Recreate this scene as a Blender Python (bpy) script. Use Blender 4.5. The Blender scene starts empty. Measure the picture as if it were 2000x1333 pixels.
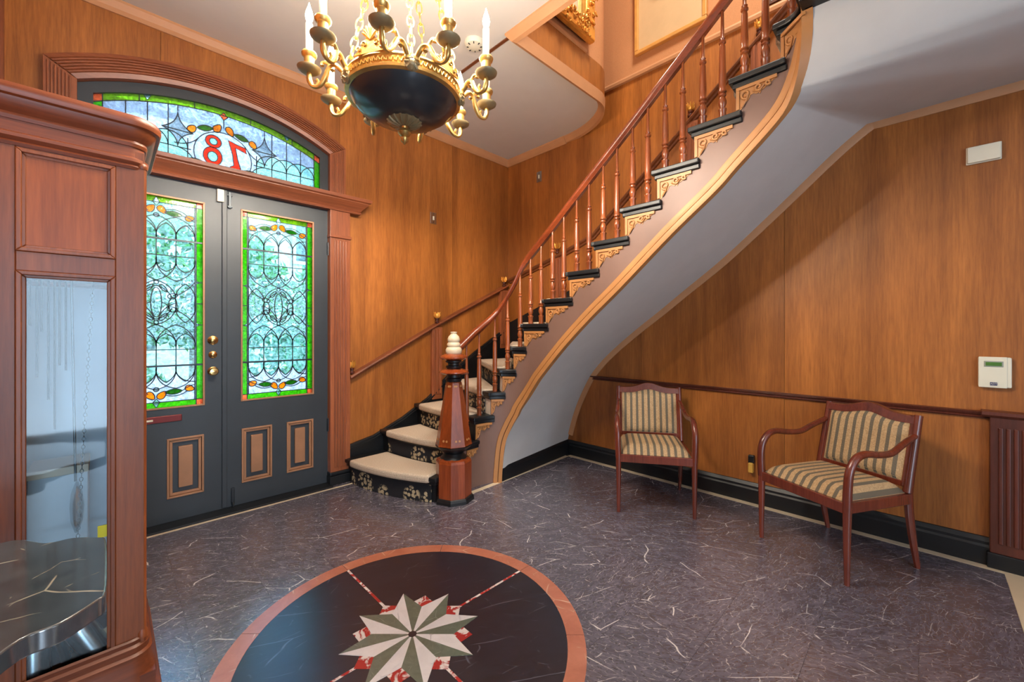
import bpy, bmesh, math, random
from math import sin, cos, pi, radians as R, sqrt
from mathutils import Vector as V, Matrix
from mathutils.geometry import delaunay_2d_cdt
random.seed(7)
S = bpy.context.scene
C = S.collection

# ------------------------------------------------------------------ camera, world, lights
cam = bpy.data.objects.new('camera', bpy.data.cameras.new('camera')); C.objects.link(cam)
cam.location = (0, 0, 1.3); cam.rotation_euler = (R(90), 0, R(45.25 - 90))
cam.data.sensor_width = 36; cam.data.lens = 14.4; cam.data.shift_y = -18.5 / 2000
cam.data.clip_start = 0.02
S.camera = cam
w = bpy.data.worlds.new('world'); S.world = w; w.use_nodes = True
wn = w.node_tree
sky = wn.nodes.new('ShaderNodeTexSky'); sky.sky_type = 'NISHITA'; sky.sun_disc = False
sky.sun_elevation = R(48); sky.sun_rotation = R(150); sky.air_density = 1.2
bg = wn.nodes['Background']; bg.inputs[1].default_value = 1.8
wn.links.new(sky.outputs[0], bg.inputs[0])

def area(name, loc, rot, sx, sy, power, col):
    l = bpy.data.lights.new(name, 'AREA'); l.shape = 'RECTANGLE'; l.size = sx; l.size_y = sy
    l.energy = power; l.color = col
    o = bpy.data.objects.new(name, l); C.objects.link(o); o.location = loc; o.rotation_euler = rot
    return o
# daylight at the windows of the rear wall, the lamp over the stair well, added fill light in the unseen room behind
area('daylight', (-0.35, -3.52, 1.35), (R(90), 0, 0), 1.1, 2.5, 62, (0.60, 0.79, 1.0))
area('daylight', (1.9, -3.52, 1.35), (R(90), 0, 0), 1.1, 2.5, 7, (0.66, 0.82, 1.0))
area('stairwell_lamp', (2.3, 0.6, 5.85), (0, 0, 0), 0.6, 0.6, 70, (1.0, 0.92, 0.80))
area('rear_fill_light', (0.5, -1.9, 3.28), (0, 0, 0), 0.7, 0.7, 7, (1.0, 0.93, 0.84))
sun = bpy.data.objects.new('sun', bpy.data.lights.new('sun', 'SUN')); C.objects.link(sun)
sun.data.energy = 9.0; sun.data.angle = R(2); sun.data.color = (1.0, 0.95, 0.86)
sun.rotation_euler = (R(-38), R(28), 0)
S.view_settings.view_transform = 'Standard'; S.view_settings.look = 'None'
S.view_settings.exposure = 1.0; S.view_settings.gamma = 1.0
S.view_settings.use_curve_mapping = False

# ------------------------------------------------------------------ helpers
class MB:
    def __init__(s): s.v = []; s.f = []
    def add(s, vs, fs):
        o = len(s.v); s.v += [tuple(p) for p in vs]; s.f += [tuple(i + o for i in f) for f in fs]; return s
    def box(s, x0, x1, y0, y1, z0, z1):
        return s.add([(x0,y0,z0),(x1,y0,z0),(x1,y1,z0),(x0,y1,z0),(x0,y0,z1),(x1,y0,z1),(x1,y1,z1),(x0,y1,z1)],
              [(0,3,2,1),(4,5,6,7),(0,1,5,4),(1,2,6,5),(2,3,7,6),(3,0,4,7)])
    def prism(s, poly, ax, a0, a1):
        n = len(poly)
        def m(p, a): return {'x': (a, p[0], p[1]), 'y': (p[0], a, p[1]), 'z': (p[0], p[1], a)}[ax]
        return s.add([m(p, a0) for p in poly] + [m(p, a1) for p in poly],
              [tuple(range(n)), tuple(range(2*n-1, n-1, -1))] + [(i, (i+1) % n, (i+1) % n + n, i + n) for i in range(n)])
    def lathe(s, prof, n=16, c=(0,0,0), ph=0.0, sx=1, sy=1):
        vs = []; fs = []
        for r, z in prof:
            for k in range(n):
                a = 2*pi*k/n + ph; vs.append((c[0]+r*cos(a)*sx, c[1]+r*sin(a)*sy, c[2]+z))
        for i in range(len(prof)-1):
            for k in range(n):
                a = i*n+k; b = i*n+(k+1) % n; fs.append((a, b, b+n, a+n))
        if prof[0][0] > 1e-6: fs.append(tuple(range(n-1, -1, -1)))
        if prof[-1][0] > 1e-6: fs.append(tuple(range((len(prof)-1)*n, len(prof)*n)))
        return s.add(vs, fs)
    def tube(s, pts, r, n=8, flat=None, closed=False):
        pts = [V(p) for p in pts]; N = len(pts); vs = []; fs = []
        up = None
        for i, p in enumerate(pts):
            a = pts[i-1] if (i > 0 or closed) else pts[i]; b = pts[(i+1) % N] if (i < N-1 or closed) else pts[i]
            t = (b-a).normalized()
            if up is None:
                up = V((0,0,1)) if abs(t.z) < 0.9 else V((0,1,0))
            x = t.cross(up)
            if x.length < 1e-6: x = t.orthogonal()
            x.normalize(); y = x.cross(t).normalized(); up = y
            rr = r[i] if isinstance(r, (list, tuple)) else r
            fx, fy = flat or (1, 1)
            for k in range(n):
                q = 2*pi*(k+0.5)/n
                vs.append(p + x*cos(q)*rr*fx + y*sin(q)*rr*fy)
        M = N if closed else N-1
        for i in range(M):
            for k in range(n):
                a = i*n+k; b = i*n+(k+1) % n; c = ((i+1) % N)*n+(k+1) % n; d = ((i+1) % N)*n+k
                fs.append((a, b, c, d))
        if not closed: fs += [tuple(range(n-1, -1, -1)), tuple(range((N-1)*n, N*n))]
        return s.add(vs, fs)
    def sweep(s, path, prof, side=1, closed=False):
        """plan path of (x,y,z); prof of (offset to the right of travel * side, dz)"""
        P = [V(p) for p in path]; N = len(P); rows = []
        for i in range(N):
            d0 = (P[i]-P[i-1]) if (i > 0 or closed) else (P[i+1]-P[i])
            d1 = (P[(i+1) % N]-P[i]) if (i < N-1 or closed) else (P[i]-P[i-1])
            d0 = V((d0.x, d0.y)).normalized(); d1 = V((d1.x, d1.y)).normalized()
            n0 = V((d0.y, -d0.x)); n1 = V((d1.y, -d1.x)); m = (n0+n1)
            m = m/max(0.35, m.length_squared/2)
            rows.append([(P[i].x+m.x*o*side, P[i].y+m.y*o*side, P[i].z+dz) for o, dz in prof])
        k = len(prof); fs = []
        for i in range(N if closed else N-1):
            for j in range(k):
                a = i*k+j; b = i*k+(j+1) % k; c = ((i+1) % N)*k+(j+1) % k; d = ((i+1) % N)*k+j
                fs.append((a, b, c, d))
        if not closed: fs += [tuple(range(k)), tuple(range(N*k-1, (N-1)*k-1, -1))]
        return s.add([q for r_ in rows for q in r_], fs)
    def grid(s, rows):
        n = len(rows[0])
        return s.add([p for r_ in rows for p in r_], [(i*n+j, i*n+j+1, (i+1)*n+j+1, (i+1)*n+j) for i in range(len(rows)-1) for j in range(n-1)])
    def mesh(s, name, mat, smooth=None):
        me = bpy.data.meshes.new(name); me.from_pydata(s.v, [], s.f)
        bm = bmesh.new(); bm.from_mesh(me); bmesh.ops.recalc_face_normals(bm, faces=bm.faces); bm.to_mesh(me); bm.free()
        if smooth is not None:
            me.shade_smooth(); me.set_sharp_from_angle(angle=R(smooth))
        if mat: me.materials.append(mat)
        return me
    def build(s, name, mat, parent=None, smooth=None, bevel=0, seg=2, local=None):
        o = bpy.data.objects.new(name, s.mesh(name, mat, smooth)); C.objects.link(o)
        if parent: o.parent = parent
        if local: o.location = local
        if bevel:
            b = o.modifiers.new('bevel', 'BEVEL'); b.width = bevel; b.segments = seg; b.limit_method = 'ANGLE'; b.angle_limit = R(35)
        return o
def tag(o, label=None, cat=None, group=None, kind=None):
    if label: o['label'] = label
    if cat: o['category'] = cat
    if group: o['group'] = group
    if kind: o['kind'] = kind
    return o
def struct(o, label=None):
    o['kind'] = 'structure'
    if label: o['label'] = label
    return o
def empty(name, loc=(0,0,0), rz=0, parent=None):
    o = bpy.data.objects.new(name, None); C.objects.link(o); o.location = loc; o.rotation_euler = (0,0,rz)
    o.empty_display_size = 0.1
    if parent: o.parent = parent
    return o
def inst(name, me, parent, loc=(0,0,0), rz=0, scale=None):
    o = bpy.data.objects.new(name, me); C.objects.link(o); o.parent = parent; o.location = loc; o.rotation_euler = (0,0,rz)
    if scale: o.scale = scale
    return o
def copy_tree(o, parent=None):
    c = o.copy(); C.objects.link(c); c.parent = parent
    for ch in list(o.children): copy_tree(ch, c)
    return c
def box(name, mat, d, parent=None, bevel=0): return MB().box(*d).build(name, mat, parent, bevel=bevel)
def crom(pts, k):
    """Catmull-Rom through tuples"""
    out = []; n = len(pts)
    for i in range(n-1):
        p0, p1, p2, p3 = pts[max(0,i-1)], pts[i], pts[i+1], pts[min(n-1,i+2)]
        for j in range(k):
            t = j/k
            out.append(tuple(0.5*((2*b)+(-a+c)*t+(2*a-5*b+4*c-d)*t*t+(-a+3*b-3*c+d)*t**3) for a,b,c,d in zip(p0,p1,p2,p3)))
    out.append(tuple(pts[-1])); return out
def lerp_tab(tab, x):
    if x <= tab[0][0]: return tab[0][1]
    for (a, b), (c, d) in zip(tab, tab[1:]):
        if x <= c: return b+(d-b)*(x-a)/(c-a)
    return tab[-1][1]
def clip(poly, k, lo, hi):
    for sgn, lim in ((1, lo), (-1, hi)):
        out = []
        for i in range(len(poly)):
            a = poly[i-1]; b = poly[i]; da = sgn*(a[k]-lim); db = sgn*(b[k]-lim)
            if (da >= 0) != (db >= 0):
                t = da/(da-db); out.append(tuple(p+(q-p)*t for p, q in zip(a, b)))
            if db >= 0: out.append(b)
        poly = out
    return poly
def inpoly(p, poly):
    c = False; x, y = p
    for i in range(len(poly)):
        (x0, y0), (x1, y1) = poly[i-1], poly[i]
        if (y0 > y) != (y1 > y) and x < (x1-x0)*(y-y0)/(y1-y0)+x0: c = not c
    return c

# ------------------------------------------------------------------ materials
def lin(c): return tuple(((x/255)/12.92 if x <= 10 else (((x/255)+0.055)/1.055)**2.4) for x in c)+(1,)
def newmat(name):
    m = bpy.data.materials.new(name); m.use_nodes = True
    return m, m.node_tree, m.node_tree.nodes['Principled BSDF']
def coords(nt, scale, rnd=True, kind='Object'):
    tc = nt.nodes.new('ShaderNodeTexCoord'); mp = nt.nodes.new('ShaderNodeMapping'); mp.inputs['Scale'].default_value = scale
    if rnd:
        oi = nt.nodes.new('ShaderNodeObjectInfo'); mu = nt.nodes.new('ShaderNodeVectorMath'); mu.operation = 'SCALE'
        cb = nt.nodes.new('ShaderNodeCombineXYZ')
        for i in range(3): nt.links.new(oi.outputs['Random'], cb.inputs[i])
        nt.links.new(cb.outputs[0], mu.inputs[0]); mu.inputs['Scale'].default_value = 37.0
        ad = nt.nodes.new('ShaderNodeVectorMath'); ad.operation = 'ADD'
        nt.links.new(tc.outputs[kind], ad.inputs[0]); nt.links.new(mu.outputs[0], ad.inputs[1]); nt.links.new(ad.outputs[0], mp.inputs['Vector'])
    else: nt.links.new(tc.outputs[kind], mp.inputs['Vector'])
    return mp.outputs[0]
def noise(nt, vec, scale, detail=4, rough=0.6, dist=0.0):
    n = nt.nodes.new('ShaderNodeTexNoise'); n.inputs['Scale'].default_value = scale; n.inputs['Detail'].default_value = detail
    n.inputs['Roughness'].default_value = rough; n.inputs['Distortion'].default_value = dist
    nt.links.new(vec, n.inputs['Vector']); return n.outputs['Fac']
def ramp(nt, fac, stops, interp='LINEAR'):
    r = nt.nodes.new('ShaderNodeValToRGB'); r.color_ramp.interpolation = interp; e = r.color_ramp.elements
    while len(e) < len(stops): e.new(0.5)
    for el, (p, c) in zip(e, stops): el.position = p; el.color = c if len(c) == 4 else tuple(c)+(1,)
    nt.links.new(fac, r.inputs[0]); return r.outputs[0]
def mixc(nt, fac, a, b, mode='MIX'):
    m = nt.nodes.new('ShaderNodeMix'); m.data_type = 'RGBA'; m.blend_type = mode
    for val, i in ((fac, 0), (a, 6), (b, 7)):
        if isinstance(val, (int, float)): m.inputs[i].default_value = val
        elif isinstance(val, tuple): m.inputs[i].default_value = val
        else: nt.links.new(val, m.inputs[i])
    return m.outputs[2]
def bump(nt, fac, b, st, dist=0.002):
    n = nt.nodes.new('ShaderNodeBump'); n.inputs['Strength'].default_value = st; n.inputs['Distance'].default_value = dist
    nt.links.new(fac, n.inputs['Height']); nt.links.new(n.outputs[0], b.inputs['Normal'])
def plain(name, c, rough=0.5, metal=0.0, coat=0.0, spec=0.5, var=0.12, bscale=0, bst=0.1):
    m, nt, b = newmat(name); c = lin(c)
    v = coords(nt, (1,1,1)); f = noise(nt, v, 6, 4)
    col = ramp(nt, f, [(0.3, tuple(x*(1-var) for x in c[:3])), (0.7, tuple(min(1, x*(1+var)) for x in c[:3]))])
    nt.links.new(col, b.inputs['Base Color']); b.inputs['Roughness'].default_value = rough; b.inputs['Metallic'].default_value = metal
    b.inputs['Coat Weight'].default_value = coat; b.inputs['Specular IOR Level'].default_value = spec
    if bscale: bump(nt, noise(nt, v, bscale, 3), b, bst)
    return m
def wood(name, dark, light, axis='z', rough=0.4, coat=0.2, fig=1.0, fine=1.0, blotch=0.25):
    m, nt, b = newmat(name)
    st = {'x': (0.06, 1, 1), 'y': (1, 0.06, 1), 'z': (1, 1, 0.06)}[axis]
    v = coords(nt, st)
    f1 = noise(nt, v, 7*fig, 5, 0.6, 0.6); f2 = noise(nt, v, 90*fine, 3, 0.7)
    v3 = coords(nt, tuple(0.35 if q < 0.5 else 1 for q in st)); f3 = noise(nt, v3, 2.2, 3, 0.55)
    d, l = lin(dark), lin(light)
    c = ramp(nt, f1, [(0.32, d), (0.68, l)])
    c2 = ramp(nt, f2, [(0.3, (0.72,0.68,0.64)), (0.65, (1.04,1.04,1.04))])
    c3 = ramp(nt, f3, [(0.3, (1-blotch,)*3), (0.72, (1+blotch*0.45,)*3)])
    o = mixc(nt, 1.0, mixc(nt, 1.0, c, c2, 'MULTIPLY'), c3, 'MULTIPLY')
    nt.links.new(o, b.inputs['Base Color']); b.inputs['Roughness'].default_value = rough
    b.inputs['Coat Weight'].default_value = coat; b.inputs['Coat Roughness'].default_value = 0.25
    bump(nt, f2, b, 0.08)
    return m
M = {}
M['panel'] = wood('wood_panelling', (146,84,33), (186,114,50), 'z', 0.42, 0.10, 0.8, 1.2, 0.22)
M['casing'] = wood('casing_wood', (136,72,40), (168,96,58), 'z', 0.42, 0.15)
M['casing_x'] = wood('casing_wood_across', (132,70,42), (164,94,58), 'x', 0.42, 0.15)
M['casing_y'] = wood('casing_wood_along', (112,62,36), (142,84,50), 'y', 0.42, 0.15)
M['dkpil'] = wood('dark_pilaster', (78,34,22), (104,48,32), 'z', 0.4, 0.2)
M['clock'] = wood('cherry', (116,56,26), (164,90,46), 'z', 0.42, 0.05, 0.9)
M['clock_x'] = wood('cherry_across', (108,50,26), (148,78,42), 'x', 0.42, 0.05, 0.9)
M['cpanel'] = wood('cherry_panel', (138,68,24), (182,98,42), 'z', 0.45, 0.0, 0.7)
M['rail'] = wood('handrail_wood', (112,48,22), (156,72,34), 'y', 0.28, 0.4)
M['balus'] = wood('baluster_wood', (128,60,28), (170,90,44), 'z', 0.28, 0.45)
M['newel'] = wood('newel_wood', (132,58,26), (170,80,36), 'z', 0.26, 0.45)
M['chair'] = wood('chair_mahogany', (96,38,24), (128,56,36), 'z', 0.25, 0.5)
M['tan'] = plain('tan_paint', (178,122,70), 0.5, var=0.06)
M['tantrim'] = plain('tan_trim', (192,138,96), 0.5, var=0.06)
M['soft'] = plain('stringer_paint', (122,92,80), 0.5, var=0.05)
M['black'] = plain('black_paint', (18,20,23), 0.4, var=0.2)
M['door'] = plain('door_paint', (50,56,62), 0.42, var=0.08)
M['bronze'] = plain('door_bronze', (166,120,88), 0.45, metal=0.25, var=0.12)
M['ceil'] = plain('ceiling_paint', (208,203,198), 0.7, var=0.02)
M['soffit'] = plain('soffit_paint', (196,193,190), 0.6, var=0.03)
M['white'] = plain('white_paint', (226,214,198), 0.5, var=0.05)
M['plastic'] = plain('cream_plastic', (222,216,196), 0.45, var=0.03)
M['steel'] = plain('steel', (176,184,190), 0.25, metal=1.0, var=0.05)
M['dsteel'] = plain('dark_steel', (66,70,74), 0.35, metal=0.9, var=0.1)
M['lead'] = plain('lead', (52,58,62), 0.45, metal=0.6, var=0.1)
M['brass'] = plain('brass', (206,170,110), 0.25, metal=1.0, var=0.1)
M['gilt'] = plain('gilt_bronze', (210,170,100), 0.3, metal=0.8, var=0.35, bscale=60, bst=0.5)
M['pan'] = plain('aged_bronze', (150,132,96), 0.45, metal=0.3, var=0.25)
M['gold'] = plain('gilded_carving', (222,160,72), 0.38, metal=0.6, var=0.35, bscale=45, bst=0.8)
M['bowl'] = plain('bowl_enamel', (38,44,50), 0.28, var=0.06, coat=0.3)
M['cream_stone'] = plain('cream_stone', (206,188,160), 0.3, var=0.06)
M['redslot'] = plain('mail_slot_red', (110,36,34), 0.35, metal=0.4)
M['lcd'] = plain('green_lcd', (70,112,44), 0.3)
M['navy'] = plain('navy_print', (40,52,96), 0.4)
M['yellow'] = plain('yellow_paper', (206,206,52), 0.6)
M['card'] = plain('cardboard', (182,148,110), 0.8)
M['amber'] = plain('amber_plastic', (214,168,74), 0.35)
M['candle'] = plain('candle_sleeve', (238,226,206), 0.5, var=0.03)
M['pictan'] = plain('picture_mat', (200,168,126), 0.7, var=0.05)
M['picframe'] = plain('picture_frame', (206,148,76), 0.4, var=0.15)
M['carve'] = wood('dark_carving', (70,36,22), (104,60,36))
M['mirror'] = plain('mirror_glass', (214,220,222), 0.06, metal=1.0, var=0.02)
M['bluepic'] = plain('pale_blue_print', (172,206,218), 0.6)
M['liner'] = plain('pale_liner', (186,200,214), 0.5, var=0.08)
M['grass'] = plain('grass', (84,130,56), 0.9, var=0.4)
M['path'] = plain('stone_path', (176,172,164), 0.9, var=0.2)
M['brick'] = plain('far_wall', (206,200,196), 0.9, var=0.15)
def paper():
    m, nt, b = newmat('grasscloth'); v = coords(nt, (1,1,1))
    f = noise(nt, coords(nt, (30,30,260)), 3, 3); g = noise(nt, coords(nt, (260,260,30)), 3, 3)
    s_ = nt.nodes.new('ShaderNodeMath'); s_.operation = 'ADD'; nt.links.new(f, s_.inputs[0]); nt.links.new(g, s_.inputs[1])
    nt.links.new(ramp(nt, s_.outputs[0], [(0.7, lin((168,108,66))), (1.3, lin((194,136,90)))]), b.inputs['Base Color'])
    b.inputs['Roughness'].default_value = 0.8; return m
M['paper'] = paper()
def marble(name, base, base2, vein, amount, scale, rough, seed, fleck=None, streak=True):
    m, nt, b = newmat(name)
    tc = coords(nt, (1,1,1), True)
    oi = nt.nodes.new('ShaderNodeObjectInfo')
    vr = nt.nodes.new('ShaderNodeVectorRotate'); vr.rotation_type = 'Z_AXIS'; nt.links.new(tc, vr.inputs['Vector'])
    mm = nt.nodes.new('ShaderNodeMath'); mm.operation = 'MULTIPLY'; nt.links.new(oi.outputs['Random'], mm.inputs[0]); mm.inputs[1].default_value = 1.3
    nt.links.new(mm.outputs[0], vr.inputs['Angle'])
    mp = nt.nodes.new('ShaderNodeMapping'); mp.inputs['Scale'].default_value = (1, 2.4, 1) if streak else (1,1,1); nt.links.new(vr.outputs[0], mp.inputs['Vector'])
    v = mp.outputs[0]
    c = ramp(nt, noise(nt, v, 9*scale, 6, 0.7, 0.8), [(0.32, lin(base)), (0.68, lin(base2))])
    def veins(sc, w, lo, hi, dist):
        wob = nt.nodes.new('ShaderNodeTexNoise'); wob.inputs['Scale'].default_value = sc*1.4; wob.inputs['Detail'].default_value = 2; nt.links.new(v, wob.inputs['Vector'])
        sc_ = nt.nodes.new('ShaderNodeVectorMath'); sc_.operation = 'SCALE'; sc_.inputs['Scale'].default_value = dist/sc; nt.links.new(wob.outputs['Color'], sc_.inputs[0])
        ad = nt.nodes.new('ShaderNodeVectorMath'); ad.operation = 'ADD'; nt.links.new(v, ad.inputs[0]); nt.links.new(sc_.outputs[0], ad.inputs[1])
        n = nt.nodes.new('ShaderNodeTexVoronoi'); n.feature = 'DISTANCE_TO_EDGE'; n.voronoi_dimensions = '2D'; n.inputs['Scale'].default_value = sc; nt.links.new(ad.outputs[0], n.inputs['Vector'])
        r = ramp(nt, n.outputs['Distance'], [(0.0, (1,1,1)), (w, (0,0,0))])
        k = ramp(nt, noise(nt, v, sc*1.5, 2), [(lo, (0,0,0)), (hi, (1,1,1))])
        return mixc(nt, 1.0, r, k, 'MULTIPLY')
    c = mixc(nt, veins(2.2*scale, 0.011, 0.50, 0.58, 0.2), c, lin(vein))
    c = mixc(nt, veins(6.5*scale, 0.024, 0.53, 0.63, 0.25), c, tuple(x*0.7 for x in lin(vein)[:3])+(1,))
    if fleck:
        c = mixc(nt, veins(22*scale, 0.05, 0.42, 0.70, 0.4), c, tuple(x*0.6 for x in lin(vein)[:3])+(1,))
        k = ramp(nt, noise(nt, v, 60*scale, 4, 0.7), [(0.34, (1,1,1)), (0.44, (0,0,0))])
        c = mixc(nt, k, c, lin(fleck))
    nt.links.new(c, b.inputs['Base Color']); b.inputs['Roughness'].default_value = rough
    b.inputs['IOR'].default_value = 1.85 if seed == 2 else 2.4
    return m
M['tile'] = marble('brown_marble', (66,62,74), (102,96,108), (230,222,218), 1, 1.0, 0.27, 1, (40,34,38))
M['blackm'] = marble('black_marble', (16,20,32), (28,33,48), (96,98,112), 1, 0.8, 0.28, 2, None)
M['redm'] = marble('red_marble', (160,90,68), (184,114,90), (224,196,172), 1, 1.2, 0.3, 3, None, False)
M['whitem'] = marble('white_marble', (206,204,206), (222,220,222), (190,190,196), 1, 1.0, 0.3, 4, None, False)
M['greenm'] = marble('green_marble', (62,84,74), (92,114,102), (150,164,156), 1, 3.0, 0.3, 5, None, False)
M['table'] = marble('dark_table_marble', (48,54,58), (72,80,84), (176,168,148), 1, 1.6, 0.12, 6, None, False)
def blotchy():
    m, nt, b = newmat('red_white_marble'); v = coords(nt, (1,1,1))
    nt.links.new(ramp(nt, noise(nt, v, 16, 3, 0.6, 0.8), [(0.47, lin((216,204,200))), (0.53, lin((164,52,50)))]), b.inputs['Base Color'])
    b.inputs['Roughness'].default_value = 0.2; return m
M['rwm'] = blotchy()
def stripes():
    m, nt, b = newmat('striped_fabric'); v = coords(nt, (1,1,1), False)
    sx = nt.nodes.new('ShaderNodeSeparateXYZ'); nt.links.new(v, sx.inputs[0])
    def mth(op, a, bb):
        n = nt.nodes.new('ShaderNodeMath'); n.operation = op
        for i, q in enumerate((a, bb)):
            if isinstance(q, (int, float)): n.inputs[i].default_value = q
            elif q is not None: nt.links.new(q, n.inputs[i])
        return n.outputs[0]
    ph = mth('FRACT', mth('ADD', mth('MULTIPLY', sx.outputs[0], 1/0.046), 100.25), None)
    dark = mth('LESS_THAN', ph, 0.40)
    yz = mth('ADD', sx.outputs[1], sx.outputs[2])
    dots = mth('GREATER_THAN', mth('FRACT', mth('MULTIPLY', yz, 120.0), None), 0.62)
    dk = mixc(nt, dots, lin((84,80,72)), lin((130,114,88)))
    lt = mixc(nt, ramp(nt, noise(nt, v, 130, 2), [(0.35,(0,0,0)),(0.65,(1,1,1))]), lin((168,136,98)), lin((196,164,122)))
    nt.links.new(mixc(nt, dark, lt, dk), b.inputs['Base Color']); b.inputs['Roughness'].default_value = 0.85
    return m
M['stripe'] = stripes()
def carpet(name, pattern):
    m, nt, b = newmat(name); v = coords(nt, (1,1,1), False); n = noise(nt, v, 180, 2)
    if pattern:
        q = coords(nt, (1,1,1), False)
        vo = nt.nodes.new('ShaderNodeTexVoronoi'); vo.inputs['Scale'].default_value = 4.6; vo.inputs['Randomness'].default_value = 0.2; nt.links.new(q, vo.inputs['Vector'])
        v2 = nt.nodes.new('ShaderNodeTexVoronoi'); v2.inputs['Scale'].default_value = 34; nt.links.new(q, v2.inputs['Vector'])
        a = ramp(nt, vo.outputs['Distance'], [(0.44, (1,1,1)), (0.50, (0,0,0))])
        bb = ramp(nt, v2.outputs['Distance'], [(0.46, (1,1,1)), (0.54, (0,0,0))])
        k = mixc(nt, 1.0, a, bb, 'MULTIPLY')
        c = mixc(nt, k, lin((24,24,30)), lin((178,160,128)))
    else: c = ramp(nt, n, [(0.3, lin((172,154,134))), (0.7, lin((212,194,172)))])
    nt.links.new(c, b.inputs['Base Color']); b.inputs['Roughness'].default_value = 0.95; bump(nt, n, b, 0.5, 0.004)
    return m
M['carpet'] = carpet('cream_carpet', False); M['carpetp'] = carpet('patterned_carpet', True)
def leafmat(name, c1, c2):
    m, nt, b = newmat(name); v = coords(nt, (1,1,1), False)
    c = ramp(nt, noise(nt, v, 9, 3), [(0.35, lin(c1)), (0.65, lin(c2))])
    nt.links.new(c, b.inputs['Base Color']); b.inputs['Roughness'].default_value = 0.6
    tr = nt.nodes.new('ShaderNodeBsdfTranslucent'); nt.links.new(c, tr.inputs[0]); mx = nt.nodes.new('ShaderNodeMixShader'); mx.inputs[0].default_value = 0.4
    out = nt.nodes['Material Output']; nt.links.new(b.outputs[0], mx.inputs[1]); nt.links.new(tr.outputs[0], mx.inputs[2]); nt.links.new(mx.outputs[0], out.inputs[0])
    return m
M['leaf'] = leafmat('leaves', (50,104,40), (112,168,66)); M['leaf2'] = leafmat('leaves_teal', (40,108,76), (92,160,112))
def glass(name, tint, frost=0.25, tex=60, diff=(0.9,0.95,0.95), gloss=0.06):
    m = bpy.data.materials.new(name); m.use_nodes = True; nt = m.node_tree; nt.nodes.clear()
    out = nt.nodes.new('ShaderNodeOutputMaterial'); t = nt.nodes.new('ShaderNodeBsdfTransparent'); d = nt.nodes.new('ShaderNodeBsdfTranslucent'); g = nt.nodes.new('ShaderNodeBsdfGlossy')
    v = coords(nt, (1,1,1)); f = noise(nt, v, tex, 3, 0.6, 1.0)
    tt = lin(tint); dd = tuple(a*b for a, b in zip(lin(tint)[:3], diff))+(1,)
    nt.links.new(ramp(nt, f, [(0.3, tuple(x*0.7 for x in tt[:3])), (0.7, tt)]), t.inputs[0])
    nt.links.new(ramp(nt, f, [(0.3, tuple(x*0.55 for x in dd[:3])), (0.7, dd)]), d.inputs[0])
    g.inputs['Roughness'].default_value = 0.05
    k = ramp(nt, noise(nt, v, tex*0.8, 2, 0.5, 1.5), [(0.35, (max(0,frost-0.22),)*3), (0.65, (min(1,frost+0.22),)*3)])
    m1 = nt.nodes.new('ShaderNodeMixShader'); nt.links.new(k, m1.inputs[0]); nt.links.new(t.outputs[0], m1.inputs[1]); nt.links.new(d.outputs[0], m1.inputs[2])
    fr = nt.nodes.new('ShaderNodeFresnel'); fr.inputs['IOR'].default_value = 1.5
    bp = nt.nodes.new('ShaderNodeBump'); bp.inputs['Strength'].default_value = 0.3; bp.inputs['Distance'].default_value = 0.002; nt.links.new(f, bp.inputs['Height']); nt.links.new(bp.outputs[0], g.inputs['Normal'])
    m2 = nt.nodes.new('ShaderNodeMixShader'); nt.links.new(fr.outputs[0], m2.inputs[0]); nt.links.new(m1.outputs[0], m2.inputs[1]); nt.links.new(g.outputs[0], m2.inputs[2])
    nt.links.new(m2.outputs[0], out.inputs[0]); return m
M['g_clear'] = glass('clear_textured_glass', (206,234,246), 0.15)
M['g_hammer'] = glass('hammered_glass', (214,226,244), 0.72, 45)
M['g_bevel'] = glass('bevelled_glass', (200,234,240), 0.07, 30)
M['g_teal'] = glass('pale_teal_glass', (196,236,236), 0.4, 50)
M['g_green'] = glass('green_stained_glass', (120,206,60), 0.6, 40)
M['g_lime'] = glass('lime_stained_glass', (170,206,70), 0.6, 40)
M['g_dgreen'] = glass('leaf_green_glass', (70,150,50), 0.6, 40)
M['g_orange'] = glass('orange_stained_glass', (255,176,60), 0.65, 40)
M['g_peach'] = glass('peach_stained_glass', (255,158,116), 0.65, 40)
M['g_red'] = glass('red_stained_glass', (246,92,50), 0.65, 40)
M['g_grey'] = glass('grey_bevel_glass', (176,192,204), 0.5, 40)
def caseglass():
    m = bpy.data.materials.new('case_glass'); m.use_nodes = True; nt = m.node_tree; nt.nodes.clear()
    out = nt.nodes.new('ShaderNodeOutputMaterial'); t = nt.nodes.new('ShaderNodeBsdfTransparent'); g = nt.nodes.new('ShaderNodeBsdfGlossy'); g.inputs['Roughness'].default_value = 0.04
    t.inputs[0].default_value = (0.9,0.95,0.96,1)
    fr = nt.nodes.new('ShaderNodeFresnel'); fr.inputs['IOR'].default_value = 1.38
    m2 = nt.nodes.new('ShaderNodeMixShader'); nt.links.new(fr.outputs[0], m2.inputs[0]); nt.links.new(t.outputs[0], m2.inputs[1]); nt.links.new(g.outputs[0], m2.inputs[2]); nt.links.new(m2.outputs[0], out.inputs[0])
    return m
M['case'] = caseglass()
def emit(name, col, st):
    m = bpy.data.materials.new(name); m.use_nodes = True; nt = m.node_tree; b = nt.nodes['Principled BSDF']
    b.inputs['Emission Color'].default_value = col+(1,); b.inputs['Emission Strength'].default_value = st; b.inputs['Base Color'].default_value = (1,0.95,0.85,1); return m
M['flame'] = emit('lit_bulb', (1.0, 0.86, 0.62), 14)
M['sheer'] = glass('sheer_curtain', (226,234,244), 0.85, 12)

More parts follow.
